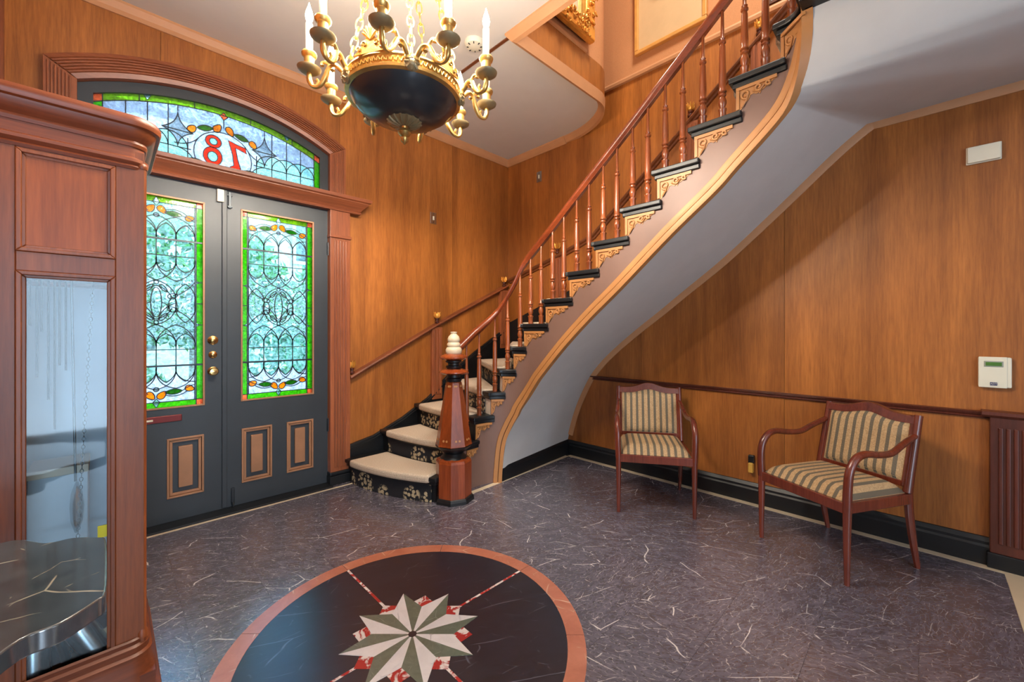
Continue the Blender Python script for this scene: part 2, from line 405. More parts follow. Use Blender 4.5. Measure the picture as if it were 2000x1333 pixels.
# ------------------------------------------------------------------ setting
XW, YA, ZC, ZF = 3.5, 3.6, 3.38, 3.70      # right wall, left (door) wall, hall ceiling, upper floor
DC = 0.6125                                # centre line of the doors
OX0, OX1 = DC-0.735, DC+0.735              # door opening
AZ, ARI, ARO = 1.395, 1.59, 1.73           # arch centre height, inner and outer radius of the casing
def arc(r, x0, x1, n=24): return [(x0+(x1-x0)*k/n, AZ+sqrt(r*r-(x0+(x1-x0)*k/n-DC)**2)) for k in range(n+1)]
floor = struct(box('floor', M['tile'], (-2.6, XW+0.2, -3.7, YA+0.2, -0.14, -0.004)), 'dark brown marble floor with white veins')
T = 0.318
tm = MB().box(0.0007, T-0.0007, 0.0007, T-0.0007, -0.010, 0.0).mesh('marble_tile', M['tile'])
for i in range(13):
    for j in range(12):
        x, y = -0.70+i*T, -0.30+j*T
        if x+T > 3.42: continue
        if x < -0.41 and y > 0.4: continue
        inst('marble_tile', tm, floor, (x, y, 0))
x = -0.70+12*T
tm2 = MB().box(0.0007, 3.42-x-0.0007, 0.0007, T-0.0007, -0.010, 0.0).mesh('marble_tile', M['tile'])
for j in range(12): inst('marble_tile', tm2, floor, (x, -0.30+j*T, 0))
# cream border strips
for d in ((3.42, 3.475, -0.30, 2.63), (-0.30, 3.475, -0.375, -0.30)):
    MB().box(d[0], d[1], d[2], d[3], -0.01, 0.0012).build('cream_border_strip', M['cream_stone'], floor)
MB().prism([(1.98,2.545),(3.42,2.615),(3.42,2.66),(1.98,2.59)], 'z', -0.01, 0.0014).build('cream_border_strip', M['cream_stone'], floor)
MB().box(-0.4, 1.62, 3.44, 3.462, -0.01, 0.0016).build('cream_border_strip', M['cream_stone'], floor)
MB().box(OX0, OX1, 3.47, 3.75, -0.01, 0.012).build('door_sill', M['black'], floor, bevel=0.003)
# inlaid medallion
MC = (0.933, 1.547); MRO, MRI = 0.735, 0.66
med = empty('floor_medallion', (MC[0], MC[1], 0.0), 0, floor)
def ring(r0, r1, a0, a1, n, z0, z1):
    p = [(r1*cos(a0+(a1-a0)*k/n), r1*sin(a0+(a1-a0)*k/n)) for k in range(n+1)]
    q = [(r0*cos(a1-(a1-a0)*k/n), r0*sin(a1-(a1-a0)*k/n)) for k in range(n+1)] if r0 > 0 else [(0,0)]
    return MB().prism(p+q, 'z', z0, z1)
for k in range(8): ring(MRI, MRO, pi/4*k+0.002, pi/4*(k+1)-0.002, 12, -0.008, 0.0016).build('ring_segment', M['redm'], med)
for k in range(4): ring(0, MRI-0.001, pi/2*k+0.001, pi/2*(k+1)-0.001, 16, -0.008, 0.0014).build('black_quadrant', M['blackm'], med)
for k in range(4):
    o = MB().box(0.25, MRI, -0.006, 0.006, -0.008, 0.0018).build('inlay_spoke', M['rwm'], med); o.rotation_euler.z = k*pi/2
for k in range(8):
    a = pi/4*k; d = 0.257
    def pp(r, t): return (r*cos(a+t), r*sin(a+t))
    MB().prism([pp(0.05,-0.4), pp(d*cos(pi/4)/cos(pi/8), -pi/8), pp(d, 0), pp(d*cos(pi/4)/cos(pi/8), pi/8), pp(0.05,0.4)], 'z', -0.008, 0.0022).build('marble_diamond', M['rwm'], med)
for k in range(8):
    a = pi/8+pi/4*k; tip = (0.292*cos(a), 0.292*sin(a)); c0 = (0.014*cos(a), 0.014*sin(a))
    for sg, nm, mm in ((1, 'white_star_facet', 'whitem'), (-1, 'green_star_facet', 'greenm')):
        b = a+sg*pi/8; e = (0.175*cos(b), 0.175*sin(b)); c1 = (0.014*cos(b), 0.014*sin(b))
        MB().prism([c0, tip, e, c1], 'z', -0.008, 0.0028).build(nm, M[mm], med)
MB().lathe([(0.0,-0.008),(0.018,-0.008),(0.018,0.0032),(0,0.0032)], 16).build('star_centre', M['blackm'], med)

# left wall with the arched doorway
LA = [(-0.62,0),(OX0,0),(OX0,arc(ARI,OX0,OX1)[0][1])]+arc(ARI,OX0,OX1)[1:]+[(OX1,0),(XW+0.2,0),(XW+0.2,ZC),(-0.62,ZC)]
LA = [(x, z) for x, z in LA]
wl = struct(MB().prism(LA, 'y', YA+0.012, YA+0.22).build('wall_left', M['panel']), 'orange brown wood panelled wall with arched double door')
for a, b in ((-0.44, 0.26), (0.26, 1.45), (1.45, 2.66), (2.66, XW)):
    p = clip(LA, 0, a+0.0012, b-0.0012)
    MB().prism(p, 'y', YA, YA+0.013).build('wood_panel', M['panel'], wl)
# right wall (stair wall) down to the hall, with the upper storey above it
wr = struct(box('wall_right', M['panel'], (XW+0.012, XW+0.22, -3.7, YA+0.2, 0, 6.1)), 'wood panelled wall behind stairs and chairs')
for a, b in ((-1.5, -0.39), (-0.39, 0.72), (0.72, 1.84), (1.84, 2.95), (2.95, YA)):
    for z0, z1 in ((0, 0.83), (0.83, 3.66)):
        MB().box(XW, XW+0.013, a+0.0012, b-0.0012, z0, z1).build('wood_panel', M['panel'], wr)
box('wallpaper', M['paper'], (XW, XW+0.013, -3.6, 2.46, 3.66, 6.05), wr)
struct(box('wall_front', M['panel'], (-0.62, -0.44, 0.75, YA+0.02, 0, ZC)), 'wood panelled wall behind the longcase clock')
# room behind the camera
rw = struct(MB().box(-2.6,-0.9,-3.72,-3.56,0,ZC).box(0.2,1.35,-3.72,-3.56,0,ZC).box(2.45,XW+0.2,-3.72,-3.56,0,ZC).box(-0.9,0.2,-3.72,-3.56,2.6,ZC).box(1.35,2.45,-3.72,-3.56,2.6,ZC).box(-0.9,0.2,-3.72,-3.56,0,0.1).box(1.35,2.45,-3.72,-3.56,0,0.1).build('wall_rear', M['white']))
struct(box('wall_side', M['white'], (-2.72,-2.58,-3.72,0.95,0,ZC)))
struct(box('wall_return', M['panel'], (-2.6,-0.41,0.75,0.95,0,ZC)))
for k, x0 in ((2, -0.9), (3, 1.35)):
    wd = struct(MB().box(x0,x0+1.1,-3.68,-3.64,0.1,0.18).box(x0,x0+1.1,-3.68,-3.64,2.52,2.6).box(x0,x0+0.06,-3.68,-3.64,0.18,2.52).box(x0+1.04,x0+1.1,-3.68,-3.64,0.18,2.52).build('window_%d' % k, M['white']))
    box('pane', M['sheer'], (x0+0.06,x0+1.04,-3.665,-3.66,0.18,2.52), wd)
    MB().grid([[(x0-0.1+1.3*i_/52, -3.545+0.012*sin(i_*1.2), z) for i_ in range(53)] for z in (0.01, 2.68)]).build('curtain', M['candle'], wd, smooth=60)
# ceiling slab with the stair well cut out
OXE, OYE = 2.02, 2.02
curve = [(3.06+0.44*sin(pi/2*k/16), OYE+0.70*(1-cos(pi/2*k/16))) for k in range(17)]
cp = [(-2.7,-3.7),(XW+0.1,-3.7),(XW+0.1,-0.78),(1.60,-0.78),(1.60,0.41),(OXE,0.41),(OXE,OYE)]+curve[:-1]+[(XW+0.001,curve[-1][1]),(XW+0.1,curve[-1][1]),(XW+0.1,YA+0.2),(-2.7,YA+0.2)]
struct(MB().prism(cp, 'z', ZC, ZF).build('ceiling', M['ceil']), 'plain off white hall ceiling')
# upper storey
uw = struct(MB().sweep([(-2.6,OYE,0),(OXE,OYE,0)]+[(x,y,0) for x, y in curve], [(0.004,ZC+0.002),(0.004,6.05),(-0.15,6.05),(-0.15,ZC+0.002)]).build('wall_upper', M['paper'], smooth=30), 'papered upper storey wall above the stair well')
MB().sweep([(OXE,OYE,0),(3.06,OYE,0)]+[(x,y,0) for x, y in curve[1:]], [(0.0,ZC),(0.014,ZC),(0.014,3.64),(0,3.64)]).build('fascia_panel', M['panel'], uw, smooth=30)
MB().sweep([(OXE,OYE,3.64),(2.86,OYE,3.64)], [(0.0,0),(0.03,0),(0.03,0.022),(0,0.03)]).build('floor_moulding', M['tantrim'], uw)
struct(box('wall_upper_side', M['paper'], (-2.72,-2.58,-3.72,2.05,ZF,6.05)))
struct(box('wall_upper_rear', M['paper'], (-2.72,XW+0.2,-3.72,-3.56,ZF,6.05)))
struct(box('ceiling_upper', M['ceil'], (-2.75,XW+0.25,-3.75,2.2,6.05,6.15)))
# trims
CR = [(0,0),(0.012,0),(0.03,0.02),(0.05,0.055),(0.05,0.072),(0,0.072)]
zc = ZC-0.072
tr = struct(MB().sweep([(-0.44,YA,zc),(XW,YA,zc),(XW,2.70,zc)], CR).build('trim_1', M['tantrim']), 'tan crown moulding at the hall ceiling')
EC = [(-0.045,-0.014),(-0.012,-0.056),(0.014,-0.066),(0.020,0.03),(0.0,0.03),(0.0,0.0),(-0.045,0.0)]
struct(MB().sweep([(OXE,0.41,ZC),(OXE,OYE,ZC)]+[(x,y,ZC) for x, y in curve], EC).build('trim_2', M['tantrim'], smooth=25), 'tan edge moulding round the stair well opening')
struct(MB().sweep([(XW,2.44,3.655),(XW,-0.9,3.655)], [(0,0),(0.022,0.006),(0.026,0.03),(0.016,0.05),(0,0.055)]).build('trim_3', M['tantrim']), 'tan rail between wood panelling and upper wallpaper')
struct(MB().sweep([(OXE,OYE+0.02,ZC-0.008),(OXE,YA-0.05,ZC-0.008)], [(-0.011,0),(0.011,0),(0.011,0.008),(-0.011,0.008)]).build('trim_4', M['casing_y']), 'thin brown strip across the ceiling')
struct(MB().sweep([(-0.430,YA,0),(-0.430,YA-0.03,0)], [(-0.03,0.3),(0.015,0.3),(0.015,ZC-0.07),(-0.03,ZC-0.07)]).build('trim_5', M['casing']))
# chair rail and baseboard on the right wall
struct(MB().sweep([(XW,2.46,0.815),(XW,-0.27,0.815)], [(0,0),(0.012,0),(0.018,0.008),(0.012,0.014),(0.02,0.024),(0.026,0.036),(0,0.040)]).build('trim_6', M['dkpil']), 'dark wood chair rail along the right wall')
BP = [(0,0),(0.026,0),(0.026,0.10),(0.020,0.112),(0.020,0.128),(0.008,0.150),(0,0.152)]
struct(MB().sweep([(2.435,2.600,0),(XW,2.688,0),(XW,-0.26,0)], BP).build('baseboard_right', M['black']), 'black baseboard behind the chairs')
pl = empty('trim_7'); struct(pl, 'dark fluted pilaster at right edge of wall')
box('board', M['dkpil'], (XW-0.045,XW,-0.42,-0.25,0.085,0.83), pl, 0.004)
box('plinth', M['black'], (XW-0.05,XW,-0.43,-0.24,0,0.085), pl, 0.004)
for k in range(5): box('reed', M['dkpil'], (XW-0.053,XW-0.044,-0.405+k*0.027,-0.389+k*0.027,0.14,0.775), pl, 0.004)
MB().sweep([(XW,-0.22,0.83),(XW,-0.45,0.83)], [(0,0),(0.05,0),(0.062,0.012),(0.062,0.03),(0,0.034)]).build('cap', M['dkpil'], pl)

# ------------------------------------------------------------------ door case
dc = empty('trim_8'); struct(dc, 'reeded wooden casing with cornice round the arched doorway')
def reeded_arch():
    xa, xb = OX0-0.135, OX1+0.135
    n = 40
    base = []
    prof = [(ARI,0),(ARI,0.05),(ARI+0.028,0.058)]
    k0 = ARI+0.032
    for k in range(5):
        prof += [(k0,0.046),(k0+0.003,0.056),(k0+0.011,0.056),(k0+0.014,0.046)]; k0 += 0.0165
    prof += [(k0+0.002,0.055),(ARO,0.05),(ARO,0)]
    ta = math.asin((OX1-DC)/ARI)
    rows = []
    for k in range(n+1):
        t = -ta+2*ta*k/n
        row = []
        for r, d in prof:
            # mitre: outer edge widens to the outside of the jamb casing
            te = t*(1+(math.asin((OX1+0.135-DC)/ARO)/ta-1)*(r-ARI)/(ARO-ARI))
            row.append((DC+r*sin(te), YA-d, AZ+r*cos(te)))
        rows.append(row)
    return MB().grid(rows)
reeded_arch().build('arch_moulding', M['casing_x'], dc, smooth=40)
zs = AZ+sqrt(ARI**2-0.735**2); zo = AZ+sqrt(ARO**2-0.87**2)
for sg in (-1, 1):
    xi = DC+sg*0.735; xo = DC+sg*0.87
    MB().prism([(xi,2.45),(xo,2.45),(xo,zo),(xi,zs)], 'y', YA-0.05, YA).build('jamb_board', M['casing'], dc, bevel=0.002)
    for k in range(7):
        u = 0.024+k*0.0145; x0 = xi+sg*u; x1 = xi+sg*(u+0.009); zt = zs+(zo-zs)*(u/0.135)-0.01
        MB().box(min(x0,x1),max(x0,x1),YA-0.057,YA-0.049,2.46,zt).build('reed', M['casing'], dc, bevel=0.003)
    # pilaster below the cornice
    a, b = sorted((DC+sg*0.735, DC+sg*0.905))
    box('pilaster_board', M['casing'], (a,b,YA-0.06,YA,0.10,2.34), dc, 0.003)
    for k in range(5):
        x0 = a+0.032+k*0.0235; box('reed', M['casing'], (x0,x0+0.014,YA-0.069,YA-0.058,0.14,2.08), dc, 0.004)
    box('neck_moulding', M['casing_x'], (a-0.008,b+0.008,YA-0.075,YA,2.10,2.125), dc, 0.006)
    box('plinth', M['black'], (a-0.012,b+0.02,YA-0.085,YA,0,0.075), dc, 0.004)
    box('plinth', M['black'], (a-0.008,b+0.012,YA-0.075,YA,0.075,0.105), dc, 0.008)
CP = [(0,0),(0.07,0),(0.075,0.012),(0.068,0.022),(0.08,0.04),(0.105,0.065),(0.125,0.085),(0.125,0.092),(0.14,0.1),(0.145,0.125),(0,0.125)]
MB().sweep([(DC-0.925,YA,2.335),(DC-0.925,YA-0.001,2.335),(DC+0.925,YA-0.001,2.335),(DC+0.925,YA,2.335)], CP, side=1).build('cornice', M['casing_x'], dc)

# ------------------------------------------------------------------ stained glass
def glass_panel(root, lines, areas, outline, y, default, name='leaded_glass', thick=0.004, came=0.0029, minarea=1.5e-5):
    """lines: list of polylines (x,z); areas: (polygon, material); planar regions become panes"""
    vs = []; es = []
    for ln in lines+[outline+[outline[0]]]:
        o = len(vs); vs += [V(p) for p in ln]; es += [(o+i, o+i+1) for i in range(len(ln)-1)]
    r = delaunay_2d_cdt(vs, es, [], 0, 2e-4, True)
    ov, oe, of, _, oeo, _ = r
    con = {tuple(sorted(e)) for e, q in zip(oe, oeo) if len(q)}
    emap = {}
    for fi, f in enumerate(of):
        for i in range(3): emap.setdefault(tuple(sorted((f[i], f[(i+1) % 3]))), []).append(fi)
    seen = set(); panel = empty(name, (0,0,0), 0, root); cnt = 0
    for s0 in range(len(of)):
        if s0 in seen: continue
        st = [s0]; seen.add(s0); reg = []
        while st:
            q = st.pop(); reg.append(q); f = of[q]
            for i in range(3):
                e = tuple(sorted((f[i], f[(i+1) % 3])))
                if e in con: continue
                for g in emap[e]:
                    if g not in seen: seen.add(g); st.append(g)
        def ar(f): a, b, c = (ov[i] for i in of[f]); return abs((b-a).cross(c-a))/2
        tot = sum(ar(f) for f in reg); big = max(reg, key=ar)
        cen = sum((ov[i] for i in of[big]), V((0,0)))/3
        if tot < minarea or not inpoly(cen, outline): continue
        mat = None
        for poly, mm in areas:
            if inpoly(cen, poly): mat = mm; break
        if mat is None: mat = default(cen.x, cen.y) if callable(default) else default
        idx = {}; mv = []; mf = []
        for f in reg:
            for i in of[f]:
                if i not in idx: idx[i] = len(idx)
        n = len(idx); cx = sum(ov[i].x for i in idx)/n; cz = sum(ov[i].y for i in idx)/n
        for dy in (-thick/2, thick/2): mv += [(ov[i].x-cx, dy, ov[i].y-cz) for i in idx]
        for f in reg:
            a, b, c = (idx[i] for i in of[f]); mf += [(a,b,c), (c+n,b+n,a+n)]
            for i in range(3):
                e = tuple(sorted((of[f][i], of[f][(i+1) % 3])))
                if e in con: p, q = idx[of[f][i]], idx[of[f][(i+1) % 3]]; mf.append((p, p+n, q+n, q))
        MB().add(mv, mf).build('pane', M[mat], panel, local=(cx, y, cz)); cnt += 1
    m = MB()
    for ln in lines:
        pts = [(p[0], y, p[1]) for p in ln]
        cl = len(ln) > 3 and (V(ln[0])-V(ln[-1])).length < 1e-6
        m.tube(pts[:-1] if cl else pts, came*1.35, 4, closed=cl)
    m.build('lead_came', M['lead'], panel)
    return panel
def arcpts(a, b, h, n=10):
    """circular-ish bow from a to b bulging by h to the left of travel"""
    a = V(a); b = V(b); d = b-a; nn = V((-d.y, d.x)).normalized()
    return [tuple(a+d*(k/n)+nn*h*4*(k/n)*(1-k/n)) for k in range(n+1)]
def ell(cx, cz, rx, rz, n=20, rot=0.0, pinch=0.0):
    out = []
    for k in range(n+1):
        a = 2*pi*k/n; x = rx*cos(a); z = rz*sin(a)*(1-pinch*cos(a)); out.append((cx+x*cos(rot)-z*sin(rot), cz+x*sin(rot)+z*cos(rot)))
    out[-1] = out[0]; return out
def door_glass(root, x0, x1, z0, z1, y):
    b = 0.038; W = x1-x0; H = z1-z0; ix0, ix1 = x0+b+0.008, x1-b-0.008; iw = ix1-ix0
    U = lambda u, v: (ix0+iw*u, z1-H*v)
    lines = []; areas = []
    def L(*p): lines.append(list(p))
    def poly(p, m): lines.append(p if p[0] == p[-1] else p+[p[0]]); areas.append((p, m))
    # border
    L((x0+b,z0),(x0+b,z1)); L((x1-b,z0),(x1-b,z1)); L((ix0,z0+b),(ix0,z1-b)); L((ix1,z0+b),(ix1,z1-b)); L((x0,z0+b),(x1,z0+b)); L((x0,z1-b),(x1,z1-b))
    for xa in (x0, x1-b):
        for za in (z0, z1-b): areas.append(([(xa,za),(xa+b,za),(xa+b,za+b),(xa,za+b)], 'g_peach'))
    for k, v in enumerate((0.2, 0.395, 0.5, 0.605, 0.8)):
        z = z1-H*v
        for xa in (x0, x1-b): L((xa,z),(xa+b,z))
    for v in (0.395, 0.605):
        z = z1-H*v
        poly([(x0+b,z-0.014),(x0+b,z+0.014),(x0+b*0.5,z)], 'g_bevel'); poly([(x1-b,z-0.014),(x1-b,z+0.014),(x1-b*0.5,z)], 'g_bevel')
    xm = (x0+x1)/2
    for z, sg in ((z1-b, -1), (z0+b, 1)):
        poly([(xm-0.018,z),(xm,z-sg*b*0.9),(xm+0.018,z),(xm,z+sg*0.025)], 'g_bevel')
    areas.append(([(x0,z1-b),(x1,z1-b),(x1,z1),(x0,z1)], 'g_lime')); areas.append(([(x0,z0),(x1,z0),(x1,z0+b),(x0,z0+b)], 'g_green'))
    areas.append(([(x0,z0),(x0+b,z0),(x0+b,z1),(x0,z1)], 'g_green')); areas.append(([(x1-b,z0),(x1,z0),(x1,z1),(x1-b,z1)], 'g_green'))
    areas.append(([(x0+b,z0),(ix0,z0),(ix0,z1),(x0+b,z1)], 'g_grey')); areas.append(([(ix1,z0),(x1-b,z0),(x1-b,z1),(ix1,z1)], 'g_grey'))
    for mir in (0, 1):
        q = (lambda u, v: U(u, 1-v)) if mir else U
        sg = -1 if mir else 1
        # flowers and leaves
        for d in (-1, 1):
            cx, cz = q(0.5+d*0.07, 0.060); poly(ell(cx, cz, 0.030, 0.020, 16, sg*(-d*0.9), 0.3), 'g_orange')
            cx, cz = q(0.5+d*0.43, 0.083); poly(ell(cx, cz, 0.026, 0.020, 16, sg*d*0.4, 0.2), 'g_orange')
            a_ = q(0.5+d*0.10, 0.070); b_ = q(0.5+d*0.34, 0.075)
            poly(arcpts(a_, b_, 0.018, 8)+arcpts(b_, a_, 0.018, 8)[1:], 'g_dgreen')
            lines.append(arcpts(q(0.5+d*0.12,0.058), q(0.5+d*0.40,0.072), 0.018*-d*-sg, 8))
            lines.append(arcpts(q(0.5+d*0.34,0.075), q(0.5+d*0.5,0.10), 0.006, 6))
        cx, cz = q(0.5, 0.088); poly(ell(cx, cz, 0.014, 0.013, 12), 'g_grey')
        # gothic lights
        for k in range(4):
            c = 0.125+0.25*k
            for d in (-1, 1):
                e = 0.125
                lines.append(arcpts(q(c+d*e,0.20), q(c,0.118), -0.020*d*sg, 8))
                lines.append(arcpts(q(c+d*e,0.285), q(c,0.352), 0.020*d*sg, 8))
            areas.append(([q(c-0.1,0.2), q(c,0.125), q(c+0.1,0.2), q(c+0.1,0.28), q(c,0.345), q(c-0.1,0.28)], 'g_bevel'))
        for k in range(1, 4): L(q(0.25*k,0.16), q(0.25*k,0.32))
        L(q(0,0.198), q(1,0.198)); L(q(0,0.275), q(1,0.275))
        for k in range(3):
            c = 0.25+0.25*k
            for d in (-1, 1):
                lines.append(arcpts(q(c+d*0.25,0.165), q(c,0.088), -0.026*d*sg, 10))
                lines.append(arcpts(q(c+d*0.25,0.31), q(c,0.395), 0.022*d*sg, 10))
        lines.append(arcpts(q(0,0.115), q(0.25,0.165), 0.02*sg, 6)); lines.append(arcpts(q(0.75,0.165), q(1,0.115), 0.02*sg, 6))
        # side lenses of the middle zone
        for d in (0, 1):
            s_ = 1-2*d
            lines.append(arcpts(q(d+s_*0.125,0.405), q(d+s_*0.25,0.5), 0.022*s_*sg, 8)); lines.append(arcpts(q(d+s_*0.125,0.405), q(d,0.5), -0.022*s_*sg, 8))
            lines.append(arcpts(q(d,0.395), q(d+s_*0.25,0.465), -0.010*s_*sg, 6))
        # centre knot
        for d in (-1, 1):
            lines.append(arcpts(q(0.5,0.395), q(0.5+d*0.25,0.47), 0.020*-d*-sg, 10))
            lines.append(arcpts(q(0.5,0.42), q(0.5+d*0.20,0.475), 0.012*-d*-sg, 10))
            lines.append(arcpts(q(0.5+d*0.25,0.5), q(0.5+d*0.02,0.59), 0.022*-d*sg, 10) if not mir else arcpts(q(0.5+d*0.16,0.47), q(0.5+d*0.07,0.5), 0.01*d*sg, 6))
            cx, cz = q(0.5+d*0.21, 0.467); lines.append(ell(cx, cz, 0.028, 0.016, 14, sg*d*0.3, 0.2))
            cx, cz = q(0.5+d*0.09, 0.432); lines.append(ell(cx, cz, 0.030, 0.012, 14, -sg*d*0.9, 0.2))
        cx, cz = q(0.5, 0.405); lines.append(ell(cx, cz, 0.012, 0.012, 10))
    cx, cz = U(0.5, 0.5); lines.append(ell(cx, cz, 0.028, 0.10, 18))
    lines.append(ell(*U(0.29,0.51), 0.022, 0.05, 14)); lines.append(ell(*U(0.71,0.51), 0.022, 0.05, 14))
    def dflt(x, z):
        v = (z1-z)/H
        return 'g_hammer' if v > 0.86 else ('g_teal' if v < 0.14 else 'g_clear')
    p = glass_panel(root, lines, areas, [(x0,z0),(x1,z0),(x1,z1),(x0,z1)], y, dflt)
    m = MB()
    for v in (0.198, 0.802): m.box(x0, x1, y-0.012, y-0.002, z1-H*v-0.006, z1-H*v+0.006)
    m.build('saddle_bar', M['dsteel'], p)
def make_door(n, x0, x1, gx0, gx1, label):
    d = empty('door_%d' % n); struct(d, label)
    z0, z1, gz0, gz1 = 0.014, 2.335, 0.787, 2.205; ya, yb = 3.590, 3.640
    pan = [(gx0-0.003, gx0+0.199), (gx1-0.199, gx1+0.003)]
    fr = MB()
    fr.box(x0,gx0,ya,yb,z0,z1).box(gx1,x1,ya,yb,z0,z1).box(gx0,gx1,ya,yb,gz1,z1).box(gx0,gx1,ya,yb,z0,0.17).box(gx0,gx1,ya,yb,0.575,gz0)
    fr.box(pan[0][1],pan[1][0],ya,yb,0.17,0.575).box(gx0-0.003,gx1+0.003,ya+0.018,yb,0.16,0.58)
    fr.build('door_frame', M['door'], d)
    def frame(name, a, b, c, e, w, y0, y1, mat):
        MB().sweep([(a,0,c),(b,0,c)],[(0,0)]) if False else None
        m = MB()
        m.prism([(a,c),(b,c),(b-w,c+w),(a+w,c+w)],'y',y0,y1).prism([(a,e),(b,e),(b-w,e-w),(a+w,e-w)],'y',y0,y1)
        m.prism([(a,c),(a+w,c+w),(a+w,e-w),(a,e)],'y',y0,y1).prism([(b,c),(b-w,c+w),(b-w,e-w),(b,e)],'y',y0,y1)
        return m.build(name, mat, d, bevel=0.002)
    frame('glazing_bead', gx0-0.008, gx1+0.008, gz0-0.008, gz1+0.008, 0.012, ya-0.006, ya+0.01, M['bronze'])
    for a, b in pan:
        frame('panel_moulding', a, b, 0.17, 0.575, 0.013, ya-0.008, ya+0.012, M['bronze'])
        frame('panel_moulding', a+0.015, b-0.015, 0.185, 0.56, 0.016, ya+0.002, ya+0.014, M['bronze'])
        MB().prism([(a+0.062,0.232),(b-0.062,0.232),(b-0.062,0.513),(a+0.062,0.513)],'y',ya+0.001,ya+0.02).build('raised_panel', M['bronze'], d, bevel=0.003)
    door_glass(d, gx0, gx1, gz0, gz1, 3.612)
    return d
d1 = make_door(1, -0.118, 0.612, -0.013, 0.489, 'dark slate door with leaded glass, partly behind the clock')
d2 = make_door(2, 0.617, 1.343, 0.721, 1.223, 'dark slate door with leaded glass beside fluted pilaster')
box('astragal', M['door'], (0.596,0.628,3.578,3.592,0.02,2.33), d2, 0.004)
def knob(z, r, dp, nm, mat, rose):
    m = MB().lathe([(rose,0),(rose,0.005),(rose*0.75,0.01),(r*0.45,0.013),(r*0.45,dp*0.45),(r*0.9,dp*0.6),(r,dp*0.78),(r*0.8,dp*0.95),(0,dp)], 18)
    o = m.build(nm, mat, d1, smooth=40, local=(0.543,3.590,z)); o.rotation_euler.x = R(90)
knob(1.238, 0.022, 0.022, 'deadbolt', M['brass'], 0.032); knob(1.135, 0.016, 0.016, 'lock_cylinder', M['brass'], 0.026); knob(1.017, 0.029, 0.06, 'door_knob', M['brass'], 0.032)
MB().box(0.10,0.37,3.582,3.591,0.690,0.735).build('mail_slot', M['redslot'], d1, bevel=0.004)
MB().box(0.12,0.22,3.578,3.584,0.705,0.717).build('slot_label', M['plastic'], d1, bevel=0.002)
MB().box(0.565,0.607,3.565,3.591,2.235,2.325).build('alarm_sensor', M['plastic'], d1, bevel=0.004)
MB().box(0.634,0.652,3.572,3.591,2.20,2.32).box(0.626,0.66,3.576,3.591,2.29,2.305).box(0.628,0.658,3.566,3.591,2.205,2.217).build('top_bolt', M['dsteel'], d2, bevel=0.002)
MB().box(0.652,0.672,3.575,3.591,0.03,0.15).box(0.656,0.668,3.565,3.591,0.015,0.05).build('foot_bolt', M['dsteel'], d2, bevel=0.003)
for z in (0.45, 1.95): MB().lathe([(0.009,0),(0.009,0.11)], 10).build('hinge', M['dsteel'], d2, smooth=40, local=(1.345,3.585,z))
